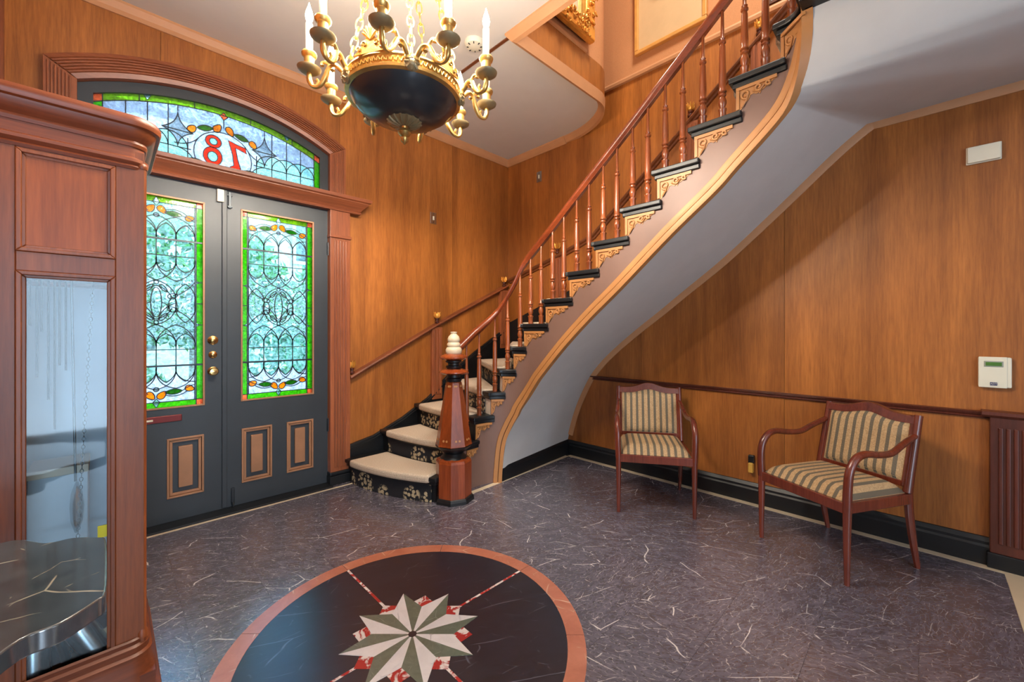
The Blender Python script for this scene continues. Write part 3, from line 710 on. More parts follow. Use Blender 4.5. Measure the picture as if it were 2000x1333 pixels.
# transom window
wt = empty('window_1'); struct(wt, 'arched leaded transom window with numerals above the doors')
GR = 1.525; gx0, gx1, gz0 = DC-0.668, DC+0.668, 2.487
no = [(x, z) for x, z in arc(ARI-0.002, OX0, OX1)]; ni = arc(GR, gx0, gx1)
m = MB(); nn = len(no)
for k in range(nn-1):
    m.prism([no[k], no[k+1], ni[k+1], ni[k]], 'y', 3.592, 3.65)
m.prism([(OX0,2.34),(OX0,no[0][1]),(gx0,ni[0][1]),(gx0,2.34)], 'y', 3.592, 3.65).prism([(OX1,2.34),(OX1,no[-1][1]),(gx1,ni[-1][1]),(gx1,2.34)], 'y', 3.592, 3.65).box(gx0,gx1,3.592,3.65,2.34,gz0)
m.build('transom_frame', M['door'], wt)
def transom():
    lines = []; areas = []; b = 0.04; H0 = gz0
    def zt(x, r=GR): return AZ+sqrt(r*r-(x-DC)**2)
    ri = GR-b; xi0, xi1 = gx0+b, gx1-b
    def L(*p): lines.append(list(p))
    def poly(p, m): lines.append(p if p[0] == p[-1] else p+[p[0]]); areas.append((p, m))
    ia = arc(ri, gx0, gx1, 30); lines.append(ia)
    L((xi0,H0),(xi0,zt(xi0))); L((xi1,H0),(xi1,zt(xi1)))
    cz = zt(xi0, ri)
    for xa, xb in ((gx0, xi0), (xi1, gx1)): areas.append(([(xa,zt(xa,ri)),(xb,zt(xb,ri)),(xb,3.2),(xa,3.2)], 'g_peach')); areas.append(([(xa,H0),(xb,H0),(xb,zt(xb,ri)),(xa,zt(xa,ri))], 'g_green'))
    for x in (xi0+0.17, DC-0.17, DC+0.17, xi1-0.17): L((x,zt(x,ri)),(x,zt(x)))
    # little diamonds on the border
    for x in (xi0+0.21, xi1-0.21): poly([(x-0.018,zt(x-0.018)-0.001),(x+0.018,zt(x+0.018)-0.001),(x,zt(x)-0.03)], 'g_bevel')
    poly([(DC,zt(DC,ri)+0.022),(DC+0.024,zt(DC,ri)-0.006),(DC,zt(DC,ri)-0.034),(DC-0.024,zt(DC,ri)-0.006)], 'g_peach')
    areas.append((arc(GR,gx0,gx1,30)+arc(ri,gx0,gx1,30)[::-1], 'g_lime'))
    xs = [xi0+0.105*k for k in range(1,5)]
    for k, x in enumerate(xs):
        for s_ in (0, 1):
            X = x if not s_ else 2*DC-x
            if k < 3: L((X,H0+0.16),(X,zt(X,ri)))
            L((X,H0),(X,H0+0.16))
    L((xi0,H0+0.085),(DC-0.19,H0+0.085)); L((xi1,H0+0.085),(DC+0.19,H0+0.085))
    for s_ in (-1, 1):
        for k in range(4):
            c = DC+s_*(0.628-0.105*k); w = 0.105; lim = 0.628
            pts = [(c+w*cos(pi*j/12), H0+0.085+0.10*sin(pi*j/12)) for j in range(13)]
            pts = [p for p in pts if xi0-1e-9 <= p[0] <= xi1+1e-9]
            lines.append(pts)
        # four-pointed stars flanking the numerals
        cx = DC+s_*0.262; cz = H0+0.20; a = 0.085
        T_, B_, L_, R_ = (cx,cz+0.13), (cx,cz-0.115), (cx-a,cz), (cx+a,cz)
        st = arcpts(T_, R_, -0.024, 8)+arcpts(R_, B_, -0.024, 8)[1:]+arcpts(B_, L_, -0.024, 8)[1:]+arcpts(L_, T_, -0.024, 8)[1:]
        poly(st, 'g_grey'); L(L_, R_); L((cx,cz+0.13),(cx,zt(cx,ri)))
        lines.append(arcpts((cx+s_*0.02,cz-0.09), (DC+s_*0.15,cz-0.02), 0.02*s_, 8)); lines.append(arcpts((cx,cz-0.115), (DC+s_*0.17,H0), 0.02*-s_, 8))
        cx2 = DC+s_*0.03; 
        poly(ell(DC+s_*0.038, H0+0.288, 0.034, 0.022, 16, -s_*1.0, 0.3), 'g_orange')
        poly(ell(DC+s_*0.185, H0+0.235, 0.030, 0.022, 16, -s_*0.9, 0.2), 'g_orange')
        a_, b_ = (DC+s_*0.062,H0+0.278), (DC+s_*0.158,H0+0.252)
        poly(arcpts(a_, b_, 0.02, 8)+arcpts(b_, a_, 0.02, 8)[1:], 'g_dgreen')
        poly(arcpts((DC+s_*0.09,H0+0.001), (DC+s_*0.24,H0+0.001), 0.032*s_, 8), 'g_dgreen')
    L((DC,zt(DC,ri)-0.034),(DC,H0+0.30))
    wre = [(DC+0.175*cos(t), H0+0.09+0.175*sin(t)) for t in [pi*(-0.17)+pi*1.34*k/24 for k in range(25)]]; lines.append([p for p in wre if p[1] > H0])
    # numerals as seen from indoors: 8, then a reversed 7
    e = 0.062
    poly(ell(DC-e, H0+0.185, 0.024, 0.024, 16), 'g_teal'); poly(ell(DC-e-0.004, H0+0.075, 0.030, 0.036, 16), 'g_teal')
    poly(ell(DC-e, H0+0.185, 0.047, 0.045, 20), 'g_red'); poly(ell(DC-e-0.004, H0+0.078, 0.056, 0.065, 20), 'g_red')
    x7 = DC+0.05
    poly([(x7-0.022,H0+0.222),(x7+0.03,H0+0.205),(x7+0.085,H0+0.195),(x7+0.092,H0+0.155),(x7+0.07,H0+0.165),(x7+0.022,H0+0.18),(x7+0.035,H0+0.10),(x7+0.055,H0+0.03),(x7+0.045,H0+0.012),(x7+0.0,H0+0.012),(x7-0.012,H0+0.03),(x7+0.012,H0+0.045),(x7+0.005,H0+0.12)], 'g_red')
    out = [(gx0,H0)]+[(gx1,H0)]+arc(GR,gx0,gx1,30)[::-1]
    def dflt(x, z): return 'g_hammer' if z > H0+0.17 else 'g_teal'
    lines = [[p for p in ln] for ln in lines]
    glass_panel(wt, lines, areas, out, 3.615, dflt)
transom()

# ------------------------------------------------------------------ staircase
RI = 0.195
st = empty('staircase', (1.92, 2.58, 0)); tag(st, 'curved staircase with dark handrail, turned balusters and cream carpet', 'staircase')
SO = V((1.92, 2.58, 0))
def sb(m, name, mat, parent=None, **k):
    """build staircase part from world coordinates"""
    m.v = [(x-SO.x, y-SO.y, z) for x, y, z in m.v]
    return m.build(name, M[mat], parent or st, **k)
segs = [('l',(1.75,2.617),(2.21,2.65)),('a',(2.21,2.33),0.32,90,0),('l',(2.53,2.33),(2.53,0.53)),('a',(2.41,0.53),0.12,0,-90),('l',(2.41,0.41),(1.2,0.41))]
lens = [(V(q[2])-V(q[1])).length if q[0] == 'l' else q[2]*pi/180*abs(q[4]-q[3]) for q in segs]
def PT(s):
    for q, l in zip(segs, lens):
        if s <= l or q is segs[-1]:
            if q[0] == 'l':
                d = (V(q[2])-V(q[1])).normalized(); p = V(q[1])+d*s
            else:
                a = R(q[3]-(s/l)*(q[3]-q[4])); p = V(q[1])+V((cos(a), sin(a)))*q[2]; d = V((sin(a), -cos(a)))
            return p, V((d.y, -d.x))
        s -= l
def P3(s, off, z): p, n = PT(s); return (p.x+n.x*off, p.y+n.y*off, z)
SN = {1:0.03,2:0.28,3:0.44,4:0.595,5:0.696,6:0.796,7:0.897,8:1.134,9:1.374,10:1.61,11:1.845,12:2.075,13:2.31,14:2.54,15:2.755,16:3.0,17:3.235,18:3.47,19:3.705}
ON = {1:(1.50,3.585),2:(1.84,3.585),3:(2.21,3.585),4:(2.62,3.585),5:(3.06,3.585),6:(3.49,3.46),7:(3.49,3.04),8:(3.49,2.60),9:(3.49,2.20),10:(3.49,1.85),11:(3.49,1.55),12:(3.49,1.27),13:(3.49,1.01),14:(3.49,0.77),15:(3.49,0.54),16:(2.36,-0.75),17:(2.12,-0.75),18:(1.89,-0.75),19:(1.65,-0.75)}
def front(i, off, a, b, bulge=0.0, n=10):
    """front edge of tread i from inner to outer, moved off down-stairs, trimmed by a at the inner and b at the outer end"""
    p = V(P3(SN[i], 0.0, 0)[:2]); q = V(ON[i]); d = (q-p); L = d.length; d.normalize(); nrm = V((-d.y, d.x))
    c, _ = PT(SN[i]+0.1)
    if nrm.dot(c-p) > 0: nrm = -nrm
    out = []
    for k in range(n+1):
        t = a+(L-a-b)*k/n; u = min(1, max(0, t/L)); out.append(p+d*t+nrm*(off+bulge*4*u*(1-u)))
    return out
BUL = {1:0.07, 2:0.05, 3:0.03}
for i in range(1, 19):
    H = i*RI; bu = BUL.get(i, 0)
    def outline(off, ins, outs):
        fr = front(i, off, ins, outs, bu)
        bk = front(i+1, -0.02, ins, outs, 0, 2)
        inner = []
        s0, s1 = SN[i], SN[i+1]+0.035
        for k in range(9):
            s_ = s0+(s1-s0)*k/8; p, n = PT(s_); inner.append(p-n*ins)
        corner = []
        if i == 5: corner = [V((3.49-outs, 3.585-outs))]
        if i == 15: corner = [V((3.49, -0.75))]
        return fr, inner, corner, bk
    fr, inner, corner, bk = outline(0.032, -0.03, 0)
    poly = [p for p in fr]+corner+[bk[-1]]+[p for p in inner[::-1]]
    sb(MB().prism([(p.x,p.y) for p in poly], 'z', H-0.032, H), 'tread', 'black', bevel=0.007)
    fr, inner, corner, bk = outline(0.016, -0.014, 0)
    poly = [p for p in fr]+corner+[bk[-1]]+[p for p in inner[::-1]]
    sb(MB().prism([(p.x,p.y) for p in poly], 'z', H-0.062, H-0.032), 'cove_moulding', 'black', bevel=0.006)
    # riser
    f0 = front(i, 0.0, 0.0, 0, bu, 6); f1 = front(i, -0.02, 0.0, 0, bu, 6)
    sb(MB().prism([(p.x,p.y) for p in f0+f1[::-1]], 'z', H-RI if i > 1 else 0.0, H-0.062), 'riser', 'white' if i > 3 else 'black')
    if i < 16:
        a = 0.10 if i > 1 else 0.03
        f0 = front(i, 0.046, a, 0.13, bu); bk = front(i+1, 0.02, 0.10, 0.13, BUL.get(i+1, 0))
        cn = [V((3.36,3.455))] if i == 5 else ([V((3.36,-0.6))] if i == 15 else [])
        sb(MB().prism([(p.x,p.y) for p in f0+cn+bk[::-1]], 'z', H-0.045, H+0.016), 'carpet_tread', 'carpet', bevel=0.02, seg=3)
        f1 = front(i, 0.004, a, 0.13, bu); f2 = front(i, 0.014, a, 0.13, bu)
        sb(MB().prism([(p.x,p.y) for p in f1+f2[::-1]], 'z', H-RI+0.012 if i > 1 else 0.002, H-0.04), 'carpet_riser', 'carpetp')
# stringer below the treads and its banded edge
ZB = [(0.690,0.0),(0.697,0.12),(0.723,0.34),(0.785,0.49),(0.835,0.58),(0.876,0.66),(1.029,0.87),(1.112,0.965),(1.327,1.185),(1.563,1.398),(1.804,1.596),(2.164,1.906),(2.433,2.12),(2.543,2.225),(2.766,2.44),(2.855,2.60),(2.91,2.76),(2.952,2.87),(3.2,3.08),(3.75,3.54)]
zb = crom(ZB, 6)
ss = sorted({round(0.10+0.02*k, 4) for k in range(182)} | {round(v, 4) for v in SN.values() if v > 0.1} | {round(v+1e-4, 4) for v in SN.values() if v > 0.1})
ss = [s_ for s_ in ss if s_ < 3.7]
m = MB()
for a, b in zip(ss, ss[1:]):
    i = max(k for k in SN if SN[k] <= (a+b)/2)
    zt = i*RI-0.062
    za, zb_ = (0 if a < 0.690 else lerp_tab(zb, a)), (0 if b < 0.691 else lerp_tab(zb, b))
    if zt <= min(za, zb_)+0.002: continue
    vs = [P3(a,0,za),P3(b,0,zb_),P3(b,0,zt),P3(a,0,zt),P3(a,-0.03,za),P3(b,-0.03,zb_),P3(b,-0.03,zt),P3(a,-0.03,zt)]
    m.add(vs, [(0,1,2,3),(7,6,5,4),(0,4,5,1),(3,2,6,7)])
m2 = m
sb(m2, 'stringer', 'soft')
def band(n0, n1, d0, d1, name, mat):
    rows = []
    for k, (s_, z) in enumerate(zb):
        a = zb[max(0,k-1)]; b = zb[min(len(zb)-1,k+1)]; t = V((b[0]-a[0], b[1]-a[1])).normalized(); nn = V((-t.y, t.x))
        rows.append([P3(max(0.1,s_+nn.x*q), d, z+nn.y*q) for q, d in ((n0,d0),(n0,d1),((n0+n1)/2,d1+0.003),(n1,d1),(n1,d0))])
    sb(MB().grid(rows), name, mat, smooth=40)
band(-0.004, 0.030, -0.03, 0.016, 'edge_band', 'tan'); band(0.036, 0.072, 0.0, 0.010, 'edge_band', 'tan')
# fretwork brackets under each tread end
def bracket_mesh(w_):
    h = 0.118; sc = w_/0.20
    P = [(0,0),(0,-h-0.012),(0.022,-h-0.010),(0.040,-h+0.018),(0.062,-0.082),(0.072,-0.060),(0.088,-0.058),(0.100,-0.066),(0.112,-0.062),(0.118,-0.072),(0.126,-0.055),(0.140,-0.050),(0.150,-0.040),(0.168,-0.034),(0.182,-0.022),(0.19,-0.02),(0.20,0)]
    m = MB().prism([(x*sc, z) for x, z in P], 'y', 0, 0.003)
    m.box(0, 0.2*sc, -0.001, 0.012, -0.018, 0).box(0, 0.016*sc, -0.001, 0.010, -h-0.005, -0.018)
    def sp(cx, cz, r, a0, turns, dr):
        pts = []
        for k in range(15):
            a = a0+turns*2*pi*k/14; rr = r*(1-dr*k/14); pts.append(((cx+rr*cos(a))*sc, 0.008, cz+rr*sin(a)))
        m.tube(pts, 0.0050, 6, flat=(1, 1.3))
    sp(0.048,-0.050,0.026,-pi*0.45,-1.15,0.72); sp(0.112,-0.034,0.020,-pi*0.3,-1.1,0.7); sp(0.158,-0.028,0.014,-0.6,-1.0,0.6)
    m.tube([((0.03)*sc,0.008,-0.115),((0.05)*sc,0.008,-0.085),((0.058)*sc,0.008,-0.06)],0.005,5); m.tube([((0.085)*sc,0.008,-0.045),((0.115)*sc,0.008,-0.058),((0.14)*sc,0.008,-0.03)],0.0045,5)
    return m
for i in range(2, 16):
    s0, s1 = SN[i], SN[i+1]; wd = (s1-s0)*0.92+(0.02 if i < 7 else 0)
    if i == 2: s0 += 0.06; wd = 0.12
    if i == 15: wd = 0.19
    bm_ = bracket_mesh(wd)
    # bend onto the stringer
    bm_.v = [P3(s0+0.004+x, 0.0+y, i*RI-0.062+z) for x, y, z in bm_.v]
    sb(bm_, 'bracket', 'tan')
# soffit
PAIR = [((0.690,0.0),(2.69,0.0)),((0.697,0.12),(2.685,0.143)),((0.73,0.36),(2.58,0.48)),((0.80,0.52),(2.42,0.80)),((0.90,0.695),(2.29,0.97)),((1.074,0.92),(2.12,1.13)),((1.327,1.185),(1.88,1.32)),((1.563,1.398),(1.66,1.48)),((1.804,1.596),(1.45,1.64)),((2.164,1.906),(1.12,1.89)),((2.543,2.225),(0.74,2.225)),((2.766,2.44),(0.44,2.50)),((2.80,2.50),(0.26,2.64))]
TOPR = [(2.80,XW,0.26,2.64),(2.812,XW,-0.2,2.647),(2.822,XW,-0.8,2.647),(2.832,2.92,-0.8,2.648),(2.848,2.76,-0.8,2.68),(2.878,2.64,-0.8,2.765),(2.915,2.54,-0.8,2.85),(2.952,2.42,-0.8,2.95),(3.2,2.17,-0.8,3.16),(3.75,1.62,-0.8,3.62)]
pf = crom([(a, XW, c, d) for (a, b), (c, d) in PAIR], 5)
fz = dict(((round(a, 4)), b) for (a, b), q in PAIR)
rows = []
zlow = [(a, b) for (a, b), q in PAIR if a <= 0.75]
for a, x_, c, d in pf:
    z = lerp_tab(zb, a) if a > 0.73 else lerp_tab(zlow, a)
    p = V(P3(a, -0.016, z+0.003)); q = V((x_, c, d)); rows.append([p.lerp(q, k/12) for k in range(13)])
def lin_rows(t, n):
    out = []
    for A, B in zip(t, t[1:]): out += [tuple(u+(v-u)*k/n for u, v in zip(A, B)) for k in range(n)]
    return out+[t[-1]]
for a, x_, c, d in lin_rows(TOPR, 4)[1:]:
    p = V(P3(a, -0.016, lerp_tab(zb, a)+0.003)); q = V((x_, c, d)); rows.append([p.lerp(q, k/12) for k in range(13)])
sb(MB().grid(rows), 'soffit', 'soffit', smooth=60)
# moulding where the soffit meets the wall
wt_ = crom([(c, d) for (a, b), (c, d) in PAIR]+[(0.2,2.647),(-0.1,2.647),(-0.85,2.647)], 4)
wt_ = [p for p in wt_ if p[1] > 0.15]
m = MB(); rws = []
for k, p in enumerate(wt_):
    a = V(wt_[max(0,k-1)]); b = V(wt_[min(len(wt_)-1,k+1)]); t = (b-a).normalized(); nn = V((t.y, -t.x))
    if nn.y > 0: nn = -nn
    rws.append([(XW-d, p[0]+nn.x*q, p[1]+nn.y*q) for q, d in ((-0.004,0.0),(-0.004,0.022),(0.026,0.020),(0.05,0.008),(0.05,0.0))])
sb(MB().grid(rws), 'soffit_moulding', 'tantrim', smooth=40)
# hand rail
RZ = [(0.19,1.095),(0.30,1.175),(0.44,1.275),(0.53,1.345),(0.62,1.43),(0.696,1.53),(0.796,1.72),(0.897,1.915),(1.134,2.115),(1.374,2.315)]+[(SN[i], i*RI+0.56) for i in range(10,15)]+[(2.755,3.47),(2.95,3.68),(3.2,3.85)]
rz = crom(RZ, 5)
RP = [(-0.030,-0.020),(-0.034,0.002),(-0.026,0.020),(-0.010,0.030),(0.010,0.030),(0.026,0.020),(0.034,0.002),(0.030,-0.020),(0.020,-0.030),(0.016,-0.042),(-0.016,-0.042),(-0.020,-0.030)]
rows = []
for s_, z in rz: rows.append([P3(s_, -0.036+o, z+dz) for o, dz in RP+RP[:1]])
rows.insert(0, [tuple(sum(V(p) for p in rows[0][:-1])[i]/len(RP) for i in range(3)) for _ in rows[0]]) if False else None
sb(MB().grid(rows), 'handrail', 'rail', smooth=50)
# balusters
def baluster(L):
    t = L
    up = max(0.16, L*0.30)
    prof = [(0.0175,0),(0.0175,0.055),(0.0205,0.060),(0.0205,0.067),(0.012,0.073),(0.0135,0.080),(0.0195,0.098),(0.0200,0.112),(0.0125,0.138),(0.0185,0.146),(0.0185,0.153),(0.0125,0.158),(0.0205,0.166),(0.0205,0.173),(0.0165,0.180),
            (0.0182,0.22),(0.0150,t-up-0.03),(0.0118,t-up-0.012),(0.0175,t-up-0.004),(0.0175,t-up+0.005),(0.0108,t-up+0.012),(0.0145,t-up+0.022),(0.0095,t-up+0.03),(0.0070,t)]
    return MB().lathe([(r*1.13, z) for r, z in prof], 12)
for i in range(2, 16):
    fs = (0.45,) if i < 7 else (0.16, 0.64)
    if i == 2: fs = (0.62,)
    for fr_ in fs:
        s_ = SN[i]+fr_*(SN[i+1]-SN[i]); zt = lerp_tab(rz, s_)-0.03
        x, y, z = P3(s_, -0.036, i*RI)
        baluster(zt-z).build('baluster', M['balus'], st, smooth=35, local=(x-SO.x, y-SO.y, z))
# newel
nw = empty('newel_post', (0,0,0), R(22.5), st)
o8 = pi/8
MB().lathe([(0.158,0),(0.158,0.022),(0.150,0.036),(0.142,0.040)], 8, ph=o8).build('plinth', M['black'], nw)
MB().lathe([(0.138,0.036),(0.138,0.300),(0.130,0.318),(0.10,0.330)], 8, ph=o8).build('base_block', M['newel'], nw)
MB().lathe([(0.105,0.325),(0.085,0.345),(0.075,0.362),(0.088,0.378),(0.10,0.385),(0.13,0.41),(0.141,0.425)], 24).build('neck', M['black'], nw, smooth=40)
MB().lathe([(0.13,0.418),(0.143,0.43),(0.138,0.445),(0.062,0.905),(0.055,0.915)], 8, ph=o8).build('tapered_shaft', M['newel'], nw)
MB().lathe([(0.056,0.912),(0.064,0.925),(0.064,0.935),(0.05,0.945),(0.05,0.968)], 20).build('collar', M['black'], nw, smooth=40)
MB().lathe([(0.05,0.964),(0.09,0.970),(0.114,0.982),(0.114,0.990),(0.09,1.004),(0.05,1.012)], 28).build('disc', M['newel'], nw, smooth=40)
MB().lathe([(0.05,1.010),(0.06,1.022),(0.06,1.034),(0.045,1.04),(0.045,1.056),(0.062,1.064),(0.062,1.074),(0.05,1.08)], 20).build('collar', M['black'], nw, smooth=40)
MB().lathe([(0.05,1.078),(0.09,1.084),(0.108,1.096),(0.106,1.106),(0.08,1.122),(0.05,1.128)], 28).build('disc', M['newel'], nw, smooth=40)
MB().lathe([(0.055,1.126),(0.062,1.135),(0.063,1.160),(0.054,1.176),(0.046,1.180),(0.050,1.186),(0.052,1.200),(0.046,1.212),(0.041,1.216),(0.047,1.226),(0.048,1.242),(0.040,1.262),(0.026,1.276),(0.021,1.282),(0.025,1.288),(0.025,1.298),(0.0,1.300)], 24).build('white_finial', M['cream_stone'], nw, smooth=40)
# inlaid beads on the newel faces
for zz, rr, ap in ((0.475, 0.1245, 0.03), (0.88, 0.0625, 0.013)):
    for k in range(8):
        a = pi/4*k
        for d in (-1, 1):
            o = MB().lathe([(0,0),(0.0085,0),(0.0085,0.0022),(0,0.0022)], 12).build('inlay_bead', M['tan'], nw, smooth=40)
            o.location = (rr*cos(a)-d*ap*0.45*sin(a), rr*sin(a)+d*ap*0.45*cos(a), zz); o.rotation_euler = (0, R(80), a)
# wall skirts
sk = [(1.525,0.30),(1.75,0.345),(2.05,0.47),(2.346,0.632),(2.637,0.88),(3.0,1.10),(3.5,1.38)]
sb(MB().prism([(1.525,0)]+sk+[(3.5,0)], 'y', YA-0.032, YA), 'wall_skirt', 'black', bevel=0.006)
sb(MB().sweep([(x, YA-0.03, z-0.045) for x, z in sk], [(0,0),(0.012,0.004),(0.012,0.02),(0,0.024)]), 'wall_skirt_bead', 'black')
sb(MB().prism([(3.57,0.9),(3.57,1.40),(2.6,1.75),(2.2,1.95),(1.55,2.36),(0.54,3.08),(0.54,2.7),(2.6,1.2)], 'x', XW-0.03, XW), 'wall_skirt', 'black')

# ------------------------------------------------------------------ wall rail with fluted posts and gilt finials
def finial(p, z, parent):
    e = empty('finial', (p[0], p[1], z), 0, parent)
    MB().lathe([(0.022,0),(0.024,0.012),(0.014,0.02),(0.012,0.028),(0.02,0.036),(0.02,0.044),(0.012,0.05)], 14).build('finial_base', M['dkpil'], e, smooth=40)
    m = MB().lathe([(0.010,0.046),(0.022,0.060),(0.024,0.078),(0.018,0.094),(0.0,0.104)], 10)
    for k in range(7):
        a = 2*pi*k/7; m.tube([(0.016*cos(a),0.016*sin(a),0.055),(0.028*cos(a),0.028*sin(a),0.078),(0.026*cos(a),0.026*sin(a),0.1),(0.034*cos(a),0.034*sin(a),0.112)], [0.008,0.009,0.007,0.002], 5)
    m.build('gilt_flame', M['gold'], e, smooth=40)
wrl = empty('wall_rail'); tag(wrl, 'dark wall handrail with fluted posts and gilt flame finials rising along the panelling', 'handrail')
RLP = [(0,-0.03),(0.02,-0.026),(0.028,-0.012),(0.05,-0.004),(0.06,0.008),(0.055,0.022),(0.03,0.030),(0,0.032)]
ra = [(1.525,YA,0.885),(2.44,YA,1.36),(3.45,YA,1.84)]
MB().sweep(ra, RLP).build('rail', M['casing_x'], wrl)
rb = [(XW,3.55,1.91),(XW,2.82,2.10),(XW,2.34,2.26),(XW,1.383,3.06),(XW,0.871,3.49),(XW,0.5,3.80)]
MB().sweep(rb, RLP).build('rail', M['casing_y'], wrl)
for x, z1, z0 in ((2.44,1.345,0.60),(3.40,1.80,1.10)):
    MB().box(x-0.062,x+0.062,YA-0.04,YA,z0,z1).build('post', M['casing'], wrl, bevel=0.003)
    for k in range(3): MB().box(x-0.045+k*0.034,x-0.023+k*0.034,YA-0.048,YA-0.039,z0+0.05,z1-0.02).build('reed', M['casing'], wrl, bevel=0.004)
    finial((x, YA-0.035), z1+0.045, wrl)
for y, z1, z0 in ((2.80,2.10,1.30),(1.38,3.05,2.2),(0.87,3.47,2.6)):
    MB().box(XW-0.04,XW,y-0.06,y+0.06,z0,z1).build('post', M['casing'], wrl, bevel=0.003)
    for k in range(3): MB().box(XW-0.048,XW-0.039,y-0.045+k*0.034,y-0.023+k*0.034,z0+0.05,z1-0.02).build('reed', M['casing'], wrl, bevel=0.004)
    finial((XW-0.035, y), z1+0.045, wrl)
finial((1.545, YA-0.03), 0.93, wrl)

# ------------------------------------------------------------------ chandelier
CA = R(45.25); fwv = V((cos(CA), sin(CA))); rtv = V((sin(CA), -cos(CA)))
cc = rtv*(-0.475)+fwv*1.81
ch = empty('chandelier', (cc.x, cc.y, 2.10), CA-pi/2); tag(ch, 'gilt chandelier with black bowl, ten candle arms and lit bulbs', 'chandelier')
Z0 = 2.10
def cz(z): return z-Z0
MB().lathe([(0.012,cz(2.224)),(0.06,cz(2.225)),(0.11,cz(2.233)),(0.16,cz(2.252)),(0.20,cz(2.280)),(0.228,cz(2.314)),(0.234,cz(2.326)),(0.226,cz(2.326)),(0.19,cz(2.285)),(0.10,cz(2.242)),(0.0,cz(2.236))], 64).build('bowl', M['bowl'], ch, smooth=40)
MB().lathe([(0.236,cz(2.316)),(0.246,cz(2.320)),(0.248,cz(2.330)),(0.240,cz(2.336)),(0.240,cz(2.362)),(0.247,cz(2.368)),(0.245,cz(2.376)),(0.230,cz(2.376)),(0.228,cz(2.33))], 64).build('rim_band', M['gilt'], ch, smooth=30)
m = MB()
for k in range(80):
    a = 2*pi*k/80; r = 0.2425
    m.tube([(r*cos(a-0.03),r*sin(a-0.03),cz(2.341)),(r*cos(a),r*sin(a),cz(2.358)),(r*cos(a+0.03),r*sin(a+0.03),cz(2.343))], 0.0035, 4)
m.build('rim_ornament', M['gilt'], ch, smooth=40)
fin = empty('finial', (0,0,0.016), 0, ch)
MB().lathe([(0.070,cz(2.214)),(0.072,cz(2.208)),(0.055,cz(2.198)),(0.03,cz(2.190)),(0.0,cz(2.188))], 32).build('leaf_cap', M['pan'], fin, smooth=40)
m = MB()
for k in range(16):
    a = 2*pi*k/16; m.tube([(0.022*cos(a),0.022*sin(a),cz(2.190)),(0.05*cos(a),0.05*sin(a),cz(2.198)),(0.074*cos(a),0.074*sin(a),cz(2.212))], [0.004,0.008,0.006], 5)
m.build('cap_leaves', M['pan'], fin, smooth=40)
MB().lathe([(0.014,cz(2.192)),(0.010,cz(2.182)),(0.024,cz(2.174)),(0.029,cz(2.162)),(0.022,cz(2.150)),(0.012,cz(2.144)),(0.018,cz(2.138)),(0.016,cz(2.126)),(0.006,cz(2.116)),(0.0,cz(2.108))], 20).build('drop', M['gilt'], fin, smooth=40)
# one arm of each hand, then copies
def make_arm(sg):
    def pol(r, dth, z): a = sg*dth; return (r*cos(a), r*sin(a), cz(z))
    arm_pts = crom([pol(0.245,R(3),2.345),pol(0.265,R(5),2.368),pol(0.285,R(8),2.388),pol(0.305,R(11),2.380),pol(0.318,R(13.5),2.345),pol(0.340,R(16),2.312),pol(0.366,R(17.6),2.310),pol(0.380,R(18),2.335),pol(0.380,R(18),2.372)], 4)
    n = len(arm_pts)
    m = MB().tube(arm_pts, [0.008+0.003*sin(pi*k/n*3)**2 for k in range(n)], 8)
    # leafy curls
    m.tube(crom([pol(0.300,R(10.5),2.384),pol(0.315,R(12),2.400),pol(0.330,R(13),2.398),pol(0.330,R(13),2.386)],3), [0.007]*9+[0.009], 6)
    m.tube(crom([pol(0.352,R(17),2.312),pol(0.345,R(17),2.330),pol(0.352,R(17.2),2.340)],3), 0.006, 6)
    m.lathe([(0.0,-0.014),(0.013,-0.006),(0.013,0.006),(0.0,0.014)], 8, pol(0.252,R(4),2.35)); m.lathe([(0,-0.01),(0.01,0),(0,0.01)], 8, pol(0.292,R(9),2.366))
    arm = m.build('candle_arm', M['gilt'], None, smooth=45)
    ex, ey, _ = pol(0.380, R(18), 0)
    MB().lathe([(0.008,cz(2.362)),(0.030,cz(2.366)),(0.044,cz(2.376)),(0.046,cz(2.382)),(0.040,cz(2.381)),(0.010,cz(2.372))], 24, (ex,ey,0)).build('drip_pan', M['pan'], arm, smooth=40)
    MB().lathe([(0.012,cz(2.374)),(0.020,cz(2.382)),(0.017,cz(2.392)),(0.019,cz(2.402)),(0.020,cz(2.424)),(0.027,cz(2.430)),(0.030,cz(2.440)),(0.026,cz(2.448)),(0.016,cz(2.448))], 16, (ex,ey,0)).build('candle_cup', M['gilt'], arm, smooth=35)
    MB().lathe([(0.0135,cz(2.440)),(0.0135,cz(2.565)),(0.010,cz(2.570)),(0,cz(2.570))], 14, (ex,ey,0)).build('candle_sleeve', M['candle'], arm, smooth=40)
    MB().lathe([(0.006,cz(2.569)),(0.013,cz(2.582)),(0.0155,cz(2.597)),(0.012,cz(2.616)),(0.005,cz(2.636)),(0.001,cz(2.652))], 12, (ex,ey,0)).build('flame_bulb', M['flame'], arm, smooth=40)
    return arm
armL, armR = make_arm(1), make_arm(-1)
m = MB().lathe([(0.0,-0.010),(0.024,-0.010),(0.030,0.0),(0.022,0.014),(0.010,0.02),(0,0.022)], 16)
for k in range(8): m.tube([(0.012*cos(pi/4*k),0.012*sin(pi/4*k),0.016),(0.028*cos(pi/4*k),0.028*sin(pi/4*k),0.008)], 0.006, 5)
ros = m.mesh('rosette', M['pan'], 40)
lk = MB().tube([(0.013*cos(2*pi*k/14)*(1), 0, 0.028*sin(2*pi*k/14)) for k in range(14)], 0.0036, 6, closed=True).mesh('chain_link', M['gilt'], 50)
